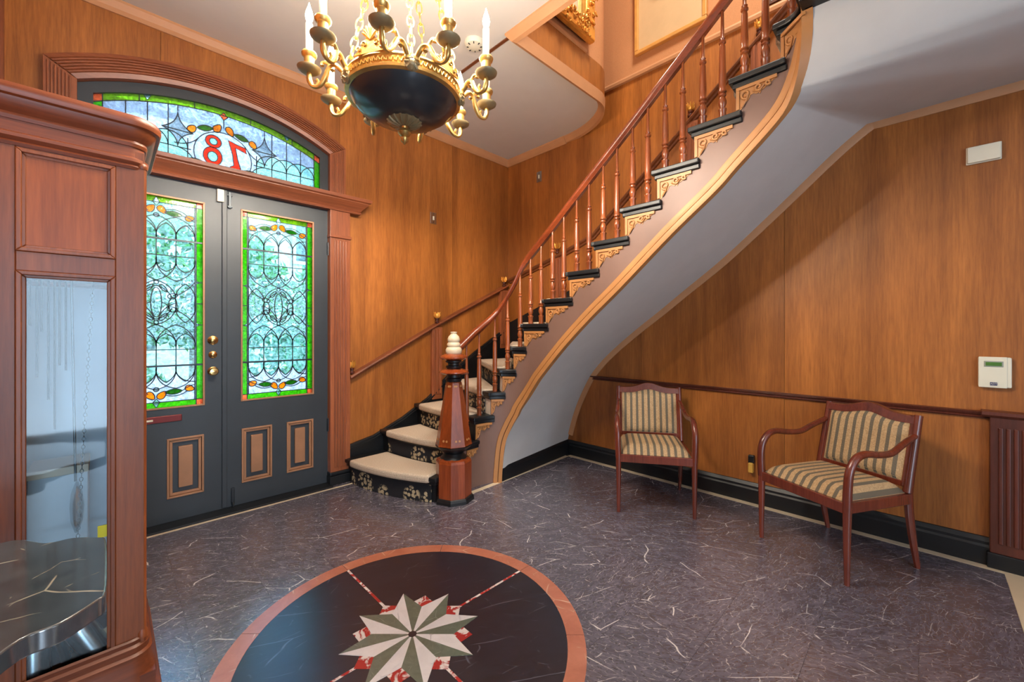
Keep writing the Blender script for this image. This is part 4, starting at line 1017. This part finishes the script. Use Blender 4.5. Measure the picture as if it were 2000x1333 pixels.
def palmette():
    m = MB(); h0 = cz(2.374)
    m.prism([(-0.075,h0),(0.075,h0),(0.05,h0+0.02),(0.03,h0+0.045),(0.018,h0+0.06),(-0.018,h0+0.06),(-0.03,h0+0.045),(-0.05,h0+0.02)], 'y', -0.004, 0.004)
    for k in range(7):
        a = pi/2+(k-3)*0.32; l = 0.05-0.004*abs(k-3)
        m.tube([(0,-0.004,h0+0.05),(l*0.6*cos(a),-0.007,h0+0.055+l*0.6*sin(a)),(l*cos(a),-0.010,h0+0.055+l*sin(a))], [0.004,0.007,0.004], 5)
    for d in (-1, 1):
        for c in (0.05, 0.026):
            pts = [(d*(c+0.012*(1-k/14)*cos(2.2*pi*k/12)), -0.006, h0+0.018+(0.05-c)*0.7+0.012*(1-k/14)*sin(2.2*pi*k/12)) for k in range(13)]
            m.tube(pts, 0.0036, 5)
    return m.mesh('palmette', M['gilt'], 40)
pmm = palmette()
CH_ANG = [3, 75, 147, 217.5, 291]
LP = []
for q, ang in enumerate(CH_ANG):
    a = R(ang)
    for arm in (armL, armR):
        o = arm if q == 0 else copy_tree(arm)
        o.parent = ch; o.rotation_euler.z = a
        sg = 1 if arm is armL else -1
        an = a+sg*R(18)+ch.rotation_euler.z
        LP.append((cc.x+0.380*cos(an), cc.y+0.380*sin(an), 2.60))
    r_ = inst('rosette', ros, ch, (0.244*cos(a), 0.244*sin(a), cz(2.335))); r_.rotation_euler = (0, R(90), a)
    b = a+R(36); p_ = inst('palmette', pmm, ch, (0.242*cos(b), 0.242*sin(b), 0), b+pi/2)
    cn = empty('chain', (0,0,0), 0, ch)
    A = V((0.240*cos(a), 0.240*sin(a), cz(2.375))); B = V((0.02*cos(a), 0.02*sin(a), cz(3.33))); n = 22
    for k in range(n):
        t = (k+0.5)/n; p = A.lerp(B, t); o = inst('chain_link', lk, cn, p)
        dirv = (B-A).normalized(); o.rotation_mode = 'QUATERNION'
        o.rotation_quaternion = dirv.to_track_quat('Z', 'Y') @ Matrix.Rotation(pi/2*(k % 2)+0.4*q, 3, 'Z').to_quaternion()
MB().lathe([(0.02,cz(3.31)),(0.05,cz(3.33)),(0.075,cz(3.36)),(0.08,cz(3.379)),(0,cz(3.379))], 24).build('ceiling_rose', M['gilt'], ch, smooth=40)
for p in LP:      # spots added at the bulbs aim most light down and sideways, sparing the ceiling
    for kind, en in (('POINT', 4.2), ('SPOT', 13.0)):
        l = bpy.data.lights.new('bulb_light', kind); l.energy = en; l.color = (1.0, 0.90, 0.75); l.shadow_soft_size = 0.03
        if kind == 'SPOT': l.spot_size = R(180); l.spot_blend = 0.3
        o = bpy.data.objects.new('bulb_light', l); C.objects.link(o); o.location = (p[0], p[1], p[2]+0.07)

# ------------------------------------------------------------------ longcase clock seen from its side
ck = empty('longcase_clock', (-0.09, 2.1, 0)); tag(ck, 'tall cherry longcase clock with glazed side at left edge', 'clock')
KO = (-0.09, 2.1)
def kb(m, name, mat, parent=None, **k):
    m.v = [(x-KO[0], y-KO[1], z) for x, y, z in m.v]; return m.build(name, M[mat], parent or ck, **k)
kx0, kx1, ky0, ky1 = -0.285, 0.092, 1.85, 2.36
for y0, y1 in ((ky0, ky0+0.022), (ky1-0.022, ky1)):
    m = MB().box(kx0,-0.186,y0,y1,0.16,1.90).box(0.022,kx1,y0,y1,0.16,1.90).box(-0.186,0.022,y0,y1,0.16,0.20).box(-0.186,0.022,y0,y1,1.478,1.535).box(-0.186,0.022,y0,y1,1.835,1.90)
    kb(m, 'side_frame', 'clock', bevel=0.002)
    sd = -1 if y0 == ky0 else 1; yf = ky0 if sd < 0 else ky1
    ya_, yb_ = (yf+0.006, yf+0.014) if sd < 0 else (yf-0.014, yf-0.006)
    kb(MB().box(-0.186,0.022,ya_,yb_,1.535,1.835), 'side_panel', 'cpanel')
    gl = kb(MB().box(-0.186,0.022,yf-sd*0.008,yf-sd*0.011,0.20,1.478), 'side_glass', 'case')
    for a, b, c, d in ((-0.186,0.022,0.20,1.478), (-0.186,0.022,1.535,1.835)):
        for w_, e0, e1 in ((0.012, 0.006, -0.004), (0.02, 0.010, 0.004)):
            m = MB(); yy0, yy1 = sorted((yf+sd*(-e0), yf-sd*e1))
            m.prism([(a,c),(b,c),(b-w_,c+w_),(a+w_,c+w_)],'y',yy0,yy1).prism([(a,d),(b,d),(b-w_,d-w_),(a+w_,d-w_)],'y',yy0,yy1).prism([(a,c),(a+w_,c+w_),(a+w_,d-w_),(a,d)],'y',yy0,yy1).prism([(b,c),(b-w_,c+w_),(b-w_,d-w_),(b,d)],'y',yy0,yy1)
            kb(m, 'panel_moulding', 'clock', bevel=0.002)
kb(MB().box(kx0,kx0+0.015,ky0+0.022,ky1-0.022,0.16,1.9), 'back_board', 'clock')
fd = empty('front_door', (0,0,0), 0, ck)
kb(MB().box(kx1-0.022,kx1,ky0+0.022,ky0+0.08,0.2,1.85).box(kx1-0.022,kx1,ky1-0.08,ky1-0.022,0.2,1.85).box(kx1-0.022,kx1,ky0+0.08,ky1-0.08,0.2,0.27).box(kx1-0.022,kx1,ky0+0.08,ky1-0.08,1.40,1.47).box(kx1-0.022,kx1,ky0+0.08,ky1-0.08,1.78,1.85), 'door_stiles', 'clock', fd)
kb(MB().box(kx1-0.014,kx1-0.01,ky0+0.08,ky1-0.08,0.27,1.78), 'door_pane', 'case', fd)
kb(MB().box(kx1-0.06,kx1-0.05,ky0+0.06,ky1-0.06,1.40,1.85), 'dial', 'plastic')
kb(MB().lathe([(0.014,1.845),(0.016,1.85),(0.016,1.86),(0.012,1.865),(0.012,0.30),(0.016,0.29),(0.016,0.27)][::-1], 16, (kx1-0.006,ky0+0.012,0)), 'corner_column', 'clock', smooth=40)
# crown with rounded front corners and plinth
def moulded(prof, name, mat):
    path = []
    r = 0.035
    for cx_, cy_, a0 in ((kx1-r, ky0+r, -90), (kx1-r, ky1-r, 0)):
        for k in range(7):
            a = R(a0+15*k); path.append((cx_+r*cos(a), cy_+r*sin(a), 0))
    path = [(kx0, ky0, 0)]+path+[(kx0, ky1, 0)]
    kb(MB().sweep(path, prof), name, mat, smooth=35)
moulded([(-0.02,1.838),(0.004,1.838),(0.008,1.846),(0.004,1.852),(0.012,1.862),(0.012,1.872),(0.002,1.878),(0.002,1.915),(-0.02,1.915)], 'frieze_moulding', 'clock_x')
moulded([(-0.02,1.912),(0.006,1.912),(0.010,1.922),(0.008,1.930),(0.020,1.942),(0.030,1.958),(0.033,1.968),(0.042,1.972),(0.046,1.982),(0.046,1.992),(0.038,2.004),(-0.02,2.010)], 'crown', 'clock_x')
kb(MB().box(kx0,kx1-0.01,ky0+0.01,ky1-0.01,1.985,2.006), 'top_board', 'clock_x')
moulded([(-0.02,0.15),(0.004,0.28),(0.010,0.275),(0.008,0.262),(0.016,0.255),(0.014,0.235),(0.022,0.228),(0.020,0.205),(0.034,0.16),(0.034,0.13),(-0.02,0.13)], 'waist_moulding', 'clock_x')
kb(MB().box(kx0,kx1+0.026,ky0-0.03,ky1+0.03,0.09,0.165), 'floor_board', 'clock_x')
kb(MB().box(kx0,kx1+0.045,ky0-0.05,ky1+0.05,0.0,0.10), 'plinth', 'clock_x', bevel=0.012)
# movement: pendulum, chime rods, chain
pd = empty('pendulum', (0,0,0), 0, ck)
kb(MB().tube([(-0.085,2.08,1.50),(-0.075,2.08,0.78)], 0.006, 8, flat=(0.6,1.4)), 'pendulum_rod', 'dsteel', pd)
kb(MB().lathe([(0,-0.018),(0.05,-0.014),(0.085,-0.004),(0.088,0.0),(0.085,0.004),(0.05,0.014),(0,0.018)], 32), 'bob', 'steel', pd, smooth=40)
b_ = pd.children[-1]; b_.data.transform(Matrix.Translation((-0.074-KO[0]+KO[0], 0, 0))) if False else None
for ob in pd.children:
    if ob.name.startswith('bob'):
        for v_ in ob.data.vertices: v_.co = V((v_.co.x+KO[0], v_.co.y+KO[1], v_.co.z))
        ob.rotation_euler = (0, R(90), 0); ob.location = (-0.072-KO[0], 2.08-KO[1], 0.69)
for k in range(8):
    L_ = (0.30,0.18,0.36,0.20,0.44,0.55,0.32,0.34)[k]
    kb(MB().tube([(-0.20+0.014*k,2.15+0.02*(k % 3),1.50),(-0.20+0.014*k,2.15+0.02*(k % 3),1.50-L_)], 0.0035, 6), 'chime_rod', 'dsteel')
kb(MB().box(-0.21,0.02,2.10,2.24,1.48,1.54), 'chime_block', 'dsteel')
kch = empty('weight_chain', (0,0,0), 0, ck)
lkm = MB().tube([(0.004*cos(2*pi*k/8), 0, 0.0075*sin(2*pi*k/8)) for k in range(8)], 0.0013, 4, closed=True).mesh('link', M['dsteel'], 50)
for k in range(94):
    z = 1.47-0.0130*k; x = -0.03-0.05*(k/93)
    o = inst('link', lkm, kch, (x-KO[0], 1.93-KO[1], z), pi/2*(k % 2))
kb(MB().box(-0.019,0.018,1.8555,1.8585,0.640,0.678), 'yellow_sticker', 'yellow')
kb(MB().box(-0.27,0.06,ky1-0.04,ky1-0.03,0.17,1.47), 'liner', 'liner')
# loose things inside the clock foot
def weight(x, y, z, ty, label):
    o = MB().lathe([(0.006,0.205),(0.008,0.20),(0.034,0.194),(0.037,0.186),(0.037,0.008),(0.034,0),(0.0,0)][::-1], 28).build('clock_weight', M['steel'], None, smooth=40)
    o.location = (x, y, z); o.rotation_euler = (0, ty, 0); tag(o, label, 'clock weight', 'steel weights lying in the clock foot')
weight(-0.155, 1.90, 0.166, 0.0, 'upright silver clock weight, leftmost behind the clock glass')
weight(-0.060, 1.99, 0.180, R(-12), 'wide silver clock weight leaning, middle of three')
weight(0.015, 1.90, 0.185, R(-24), 'silver clock weight leaning left beside cardboard scrap')
bx = empty('paper_box', (-0.115, 2.17, 0.166)); tag(bx, 'pale box standing inside the clock case', 'box')
MB().box(-0.07,0.07,-0.09,0.09,0,0.66).build('carton', M['liner'], bx, bevel=0.003)
MB().box(-0.072,0.072,-0.092,0.092,0.64,0.668).build('lid', M['white'], bx, bevel=0.003)
o = box('cardboard_scrap', M['card'], (-0.03,0.03,-0.002,0.002,0,0.045)); o.location = (0.03,1.90,0.29); o.rotation_euler = (0,R(-28),0)
tag(o, 'small brown cardboard scrap in the clock foot', 'cardboard')

# ------------------------------------------------------------------ console table with serpentine marble top
tb = empty('console_table', (-0.2, 1.25, 0)); tag(tb, 'small console table with dark veined marble top before the clock', 'table')
half = crom([(-0.40,0.40),(-0.30,0.37),(-0.22,0.295),(-0.15,0.285),(-0.10,0.215),(-0.055,0.205),(-0.012,0.165),(0.0,0.14),(0.002,0.0)], 4)
pl_ = [(x+0.2, y) for x, y in half]+[(x+0.2, -y) for x, y in half[::-1][1:]]
MB().prism(pl_, 'z', 0.764, 0.80).build('marble_top', M['table'], tb, smooth=50, bevel=0.012, seg=4)
pl2 = [(x*0.5+0.03, y*0.6) for x, y in half]+[(x*0.5+0.03, -y*0.6) for x, y in half[::-1][1:]]
MB().prism(pl2, 'z', 0.69, 0.764).build('apron', M['clock_x'], tb, bevel=0.006)
for sg in (-1, 1):
    MB().tube(crom([(-0.17,sg*0.24,0.72),(-0.13,sg*0.24,0.62),(-0.15,sg*0.24,0.40),(-0.17,sg*0.24,0.15),(-0.14,sg*0.24,0.0)],5), [0.035-0.001*k for k in range(21)], 8).build('leg', M['clock'], tb, smooth=50)

# ------------------------------------------------------------------ two armchairs
def make_chair():
    c = empty('armchair')
    W2 = 0.255
    def yb(z): return 0.215+(z-0.43)*0.22 if z > 0.43 else 0.215+((0.43-z)/0.43)**1.6*0.075
    for sg in (-1, 1):
        MB().tube([(sg*W2,-0.25,0),(sg*W2,-0.25,0.2),(sg*W2,-0.248,0.40)], [0.013,0.017,0.021], 10).build('leg', M['chair'], c, smooth=50)
        pts = crom([(sg*W2,-0.248,0.39),(sg*(W2+0.004),-0.250,0.50),(sg*(W2+0.006),-0.238,0.585),(sg*(W2+0.006),-0.195,0.643),(sg*(W2+0.006),-0.13,0.662),(sg*(W2+0.004),-0.03,0.650),(sg*(W2),0.07,0.650),(sg*(W2-0.006),0.16,0.685),(sg*(W2-0.014),yb(0.72)-0.005,0.725)], 4)
        n = len(pts); MB().tube(pts, [0.022-0.006*k/n for k in range(n)], 10).build('armrest', M['chair'], c, smooth=50)
        pr = [(sg*(W2-0.012),yb(z),z) for z in (0,0.1,0.2,0.3,0.42)]; MB().tube(pr, [0.014,0.017,0.02,0.021,0.022], 8, flat=(0.9,1.15)).build('leg', M['chair'], c, smooth=50)
        pr = [(sg*(W2-0.014),yb(z),z) for z in (0.42,0.5,0.6,0.7,0.8,0.835)]; MB().tube(pr, [0.023,0.022,0.021,0.020,0.019,0.019], 8, flat=(0.95,1.1)).build('back_post', M['chair'], c, smooth=50)
    m = MB().box(-W2+0.01,W2-0.01,-0.262,-0.236,0.362,0.418).box(-W2-0.005,-W2+0.02,-0.24,0.21,0.362,0.418).box(W2-0.02,W2+0.005,-0.24,0.21,0.362,0.418).box(-W2+0.01,W2-0.01,0.19,0.215,0.362,0.418)
    m.build('seat_rail', M['chair'], c, bevel=0.004)
    rows = []
    for j in range(15):
        v = j/14; row = []
        for i in range(17):
            u = i/16; x = -0.238+0.476*u; y = -0.242+0.445*v
            d = min(u, 1-u, v, 1-v); k = min(1, d/0.16); row.append((x, y, 0.418+0.058*(1-(1-k)**2.2)+0.006*sin(pi*u)*sin(pi*v)))
        rows.append(row)
    m = MB().grid(rows); m.box(-0.238,0.238,-0.242,0.203,0.405,0.4185); m.build('seat_cushion', M['stripe'], c, smooth=60)
    def topz(u): return 0.795+0.035*math.exp(-((u-0.5)/0.22)**2)-0.006*sin(pi*u)
    rows = []
    for side in (0, 1):
        for j in range(13):
            v = j/12 if not side else 1-j/12; row = []
            for i in range(17):
                u = i/16; x = -0.214+0.428*u; z = 0.475+(topz(u)-0.475)*v; d = min(u,1-u,v,1-v); k = min(1,d/0.14); t = 0.026*(1-(1-k)**2)
                row.append((x, yb(z)+(-0.012-t if not side else 0.014+t*0.6), z))
            rows.append(row)
    rows.append(rows[0]); MB().grid(rows).build('back_cushion', M['stripe'], c, smooth=60)
    m = MB(); rws = []
    for i in range(21):
        u = i/20; x = -0.242+0.484*u; z0 = topz(min(1,max(0,(x+0.214)/0.428)))-0.006; z1 = z0+0.042+0.012*math.exp(-((u-0.5)/0.3)**2)
        rws.append([(x,yb(z0)-0.020,z0),(x,yb(z1)-0.017,z1-0.004),(x,yb(z1),z1),(x,yb(z1)+0.017,z1-0.004),(x,yb(z0)+0.020,z0),(x,yb(z0)-0.020,z0)])
    m.grid(rws); m.f += [tuple(range(5)), tuple(range(20*6+4, 20*6-1, -1))]
    m.build('crest_rail', M['chair'], c, smooth=50)
    MB().box(-0.24,0.24,yb(0.46)-0.012,yb(0.46)+0.012,0.445,0.478).build('lower_rail', M['chair'], c, bevel=0.004)
    for sg in (-1, 1):
        m = MB(); pr = [(sg*0.222,yb(z),z) for z in (0.45,0.6,0.8,0.83)]; m.tube(pr, 0.017, 6); m.build('back_stile', M['chair'], c, smooth=40)
    return c
ch1 = make_chair(); ch2 = copy_tree(ch1)
def place(o, fl, frr, label):
    a = V(fl); b = V(frr); d = (b-a).normalized(); ang = math.atan2(d.y, d.x)
    f = V((d.y, -d.x))                       # facing direction for local -y
    mid = (a+b)/2-f*0.25; o.location = (mid.x, mid.y, 0.0015); o.rotation_euler.z = ang
    tag(o, label, 'armchair', 'striped armchairs')
# local +x runs left to right as seen from the front's back; front faces the room
place(ch1, (2.618,1.565), (2.901,1.115), 'striped mahogany armchair nearest the stairs, facing the doors')
place(ch2, (2.94,0.729), (2.69,0.28), 'striped mahogany armchair beside the dark pilaster, turned toward stairs')

# ------------------------------------------------------------------ fittings on the walls
kp = empty('alarm_keypad', (XW, -0.27, 1.075)); tag(kp, 'cream alarm keypad with green display on the right wall', 'alarm keypad')
MB().box(-0.026,0,-0.060,0.060,-0.083,0.083).build('housing', M['plastic'], kp, bevel=0.006)
MB().box(-0.031,-0.024,-0.044,0.060,-0.085,0.085).build('cover', M['plastic'], kp, bevel=0.004)
MB().box(-0.034,-0.030,-0.030,0.040,0.030,0.062).build('display_bezel', plain('grey_bezel', (150,152,140), 0.4), kp, bevel=0.002)
MB().box(-0.0355,-0.033,-0.024,0.034,0.036,0.056).build('display', M['lcd'], kp)
lg = MB().box(-0.0335,-0.030,-0.008,0.018,-0.072,-0.055).build('logo_plate', M['navy'], kp)
tx = bpy.data.curves.new('lettering', 'FONT'); tx.body = 'ADT'; tx.size = 0.012; tx.align_x = 'CENTER'; tx.align_y = 'CENTER'; tx.extrude = 0.0004
to = bpy.data.objects.new('lettering', tx); C.objects.link(to); bpy.context.view_layer.update()
dg = bpy.context.evaluated_depsgraph_get(); tme = bpy.data.meshes.new_from_object(to.evaluated_get(dg)); bpy.data.objects.remove(to)
tme.materials.clear(); tme.materials.append(M['plastic'])
t_ = bpy.data.objects.new('lettering', tme); C.objects.link(t_); t_.parent = kp; t_.location = (-0.0342, 0.005, -0.0635); t_.rotation_euler = (R(90), 0, R(-90))
db = empty('chime_box', (XW, -0.23, 2.298)); tag(db, 'cream rectangular chime box high on the right wall', 'chime box')
MB().box(-0.03,0,-0.062,0.062,-0.045,0.045).build('cover', M['plastic'], db, bevel=0.005)
MB().box(-0.012,0,-0.066,0.066,-0.049,0.049).build('back_plate', M['plastic'], db, bevel=0.003)
def plate(nm, loc, rz, label):
    e = empty(nm, loc, rz); tag(e, label, 'wall plate')
    MB().box(-0.037,0.037,-0.006,0.0,-0.06,0.06).build('cover', M['steel'], e, bevel=0.003)
    MB().box(-0.008,0.008,-0.012,-0.005,-0.02,0.02).build('toggle', M['plastic'], e, bevel=0.002)
    for z in (-0.042, 0.042): MB().box(-0.004,0.004,-0.008,-0.005,z-0.004,z+0.004).build('screw', M['dsteel'], e)
plate('wall_plate', (2.415, YA, 2.478), 0, 'metal wall plate on panelling right of the arched doorway')
plate('wall_plate', (XW, 3.09, 3.06), R(-90), 'metal wall plate near the ceiling left of the handrail')
nl = empty('night_light', (XW, 0.93, 0.27)); tag(nl, 'amber plug-in night light behind the armchair arm', 'night light')
MB().box(-0.03,0,-0.02,0.02,0.03,0.09).build('plug', M['black'], nl, bevel=0.005)
MB().box(-0.045,-0.005,-0.017,0.017,-0.04,0.035).build('shade', M['amber'], nl, bevel=0.008)
sd_ = empty('smoke_detector', (1.88, 2.28, ZC)); tag(sd_, 'round white smoke detector on the ceiling beside chandelier', 'smoke detector')
MB().lathe([(0.07,0),(0.07,-0.014),(0.06,-0.03),(0.03,-0.038),(0,-0.038)], 28).build('housing', M['plastic'], sd_, smooth=40)
for k in range(8): MB().box(0.04,0.055,-0.003,0.003,-0.037,-0.029).build('vent', M['dsteel'], sd_).rotation_euler.z = k*pi/4
# gilt mirror on the upper wall
mi = empty('gilt_mirror', (2.42, OYE-0.01, 3.70)); tag(mi, 'carved gilt framed mirror on the upper wall above stair well', 'mirror')
fw_, fh, fb, dp = 0.47, 1.25, 0.13, 0.085
MB().box(-fw_+0.03,fw_-0.03,-0.03,0.0,0.03,fh).build('backing', M['carve'], mi)
MB().box(-fw_+fb,fw_-fb,-0.036,-0.031,fb,fh-fb).build('glass', M['mirror'], mi)
for nm, a, b, c, d in (('frame_rail',-fw_,fw_,0,fb),('frame_rail',-fw_,fw_,fh-fb,fh),('frame_rail',-fw_,-fw_+fb,fb,fh-fb),('frame_rail',fw_-fb,fw_,fb,fh-fb)):
    MB().box(a,b,-dp,-0.02,c,d).build(nm, M['gold'], mi, bevel=0.02, seg=3)
rg = random.Random(3); m = MB()
for k in range(150):
    e = rg.random()
    if e < 0.5: x, z = rg.uniform(-fw_,fw_), rg.uniform(0.0,fb)
    elif e < 0.8: x, z = rg.uniform(fw_-fb,fw_+0.01), rg.uniform(fb,fh)
    else: x, z = rg.uniform(-fw_,-fw_+fb), rg.uniform(fb,fh)
    a = rg.uniform(0,2*pi); r = rg.uniform(0.012,0.03)
    pts = [(x+r*(1-j/9)*cos(a+4.6*j/8), -dp-0.004-0.008*sin(j/2), z+r*(1-j/9)*sin(a+4.6*j/8)) for j in range(9)]
    m.tube(pts, [0.004+0.004*sin(pi*j/8) for j in range(9)], 5)
tag(m.build('carved_scrolls', M['gold'], mi, smooth=50), kind='stuff')
# framed panel with a carving
pc = empty('framed_picture', (XW, 1.57, 3.845)); tag(pc, 'large framed cream panel with small dark carving on upper wall', 'picture')
MB().box(-0.02,0,-0.30,0.30,0.03,0.95).build('cream_mat', M['pictan'], pc)
for a, b, c, d in ((-0.32,0.32,0,0.035),(-0.32,0.32,0.94,0.975),(-0.32,-0.285,0.035,0.94),(0.285,0.32,0.035,0.94)):
    MB().box(-0.04,0,a,b,c,d).build('frame_rail', M['picframe'], pc, bevel=0.006)
m = MB().lathe([(0.0,-0.07),(0.02,-0.06),(0.042,-0.025),(0.045,0.0),(0.03,0.02),(0.04,0.04),(0.03,0.06),(0.02,0.2),(0,0.21)], 14)
for k in range(6): m.tube([(0.04*cos(k),0.04*sin(k),0.0),(0.05*cos(k),0.05*sin(k),0.03),(0.03*cos(k),0.03*sin(k),0.055)], 0.012, 6)
m.build('carving', M['carve'], pc, smooth=50, local=(-0.055, 0.05, 0.585-0.04))
p2 = empty('small_print', (XW, 0.70, 3.74)); tag(p2, 'pale blue print near the top of the stairs', 'print')
MB().box(-0.012,0,-0.10,0.10,0,0.3).build('sheet', M['bluepic'], p2); MB().box(-0.02,0,-0.115,0.115,-0.02,0.0).box(-0.02,0,-0.115,-0.10,0,0.3).box(-0.02,0,0.10,0.115,0,0.3).build('frame_rail', M['carve'], p2)

# ------------------------------------------------------------------ outdoors, seen through the glass
struct(box('ground_outside', M['path'], (-6, 9, 3.83, 16, -0.25, -0.05)), 'pale paved ground outside the doors')
def shrub(x, y, z0, rx, ry, rz_, n, mat, label, sz=0.07, group='shrubs outside'):
    e = empty('shrub', (x, y, z0)); tag(e, label, 'shrub', group)
    rg = random.Random(int(x*100+y*17)); m = MB()
    for k in range(n):
        u = rg.uniform(-1,1); a = rg.uniform(0,2*pi); r = rg.uniform(0.55,1)**0.5; q = sqrt(1-u*u)
        p = V((rx*r*q*cos(a), ry*r*q*sin(a), rz_+rz_*r*u)); d = V((rg.gauss(0,1),rg.gauss(0,1),rg.gauss(0,1))).normalized(); s_ = d.orthogonal().normalized()
        l = sz*rg.uniform(0.6,1.3); m.add([p-d*l, p+s_*l*0.45, p+d*l, p-s_*l*0.45], [(0,1,2,3)])
    m.build('foliage', M[mat], e); MB().tube([(0,0,-z0-0.1),(0.02,0,rz_)], [0.05,0.02], 6).build('stem', M['carve'], e)
shrub(-0.2, 6.4, -0.05, 0.8, 0.6, 0.55, 1500, 'leaf', 'low green shrub outside the left door')
shrub(1.45, 6.1, -0.05, 0.7, 0.5, 0.75, 1500, 'leaf2', 'blue green shrub outside the right door')
shrub(2.7, 6.9, -0.05, 0.9, 0.7, 1.3, 2200, 'leaf', 'tall green shrub beyond the right door')
shrub(-2.1, 8.6, 0.8, 1.5, 1.0, 1.4, 3000, 'leaf2', 'leafy tree crown seen through upper left door glass', 0.11)
shrub(1.1, 9.4, 1.0, 1.6, 1.0, 1.3, 3000, 'leaf', 'leafy tree crown beyond both doors', 0.11)
shrub(4.5, 9.0, 0.6, 1.6, 1.0, 1.7, 3000, 'leaf2', 'leafy tree crown at far right beyond the doors', 0.11)
hs = empty('house_opposite', (0.5, 12.5, -0.1)); tag(hs, 'pale house across the street seen through door glass', 'building')
MB().box(-5,5,0,1,0,5.5).build('wall', M['brick'], hs)
for k in range(5):
    for z in (0.9, 3.3):
        f_ = MB().box(-4.4+k*1.9,-3.4+k*1.9,-0.06,0.0,z,z+1.5).build('window', M['white'], hs); MB().box(-4.3+k*1.9,-3.5+k*1.9,-0.08,-0.05,z+0.1,z+1.4).build('pane', M['dsteel'], f_)
MB().prism([(-5.3,5.5),(5.3,5.5),(4.6,6.4),(-4.6,6.4)],'y',-0.4,1.2).build('roof', M['dsteel'], hs)
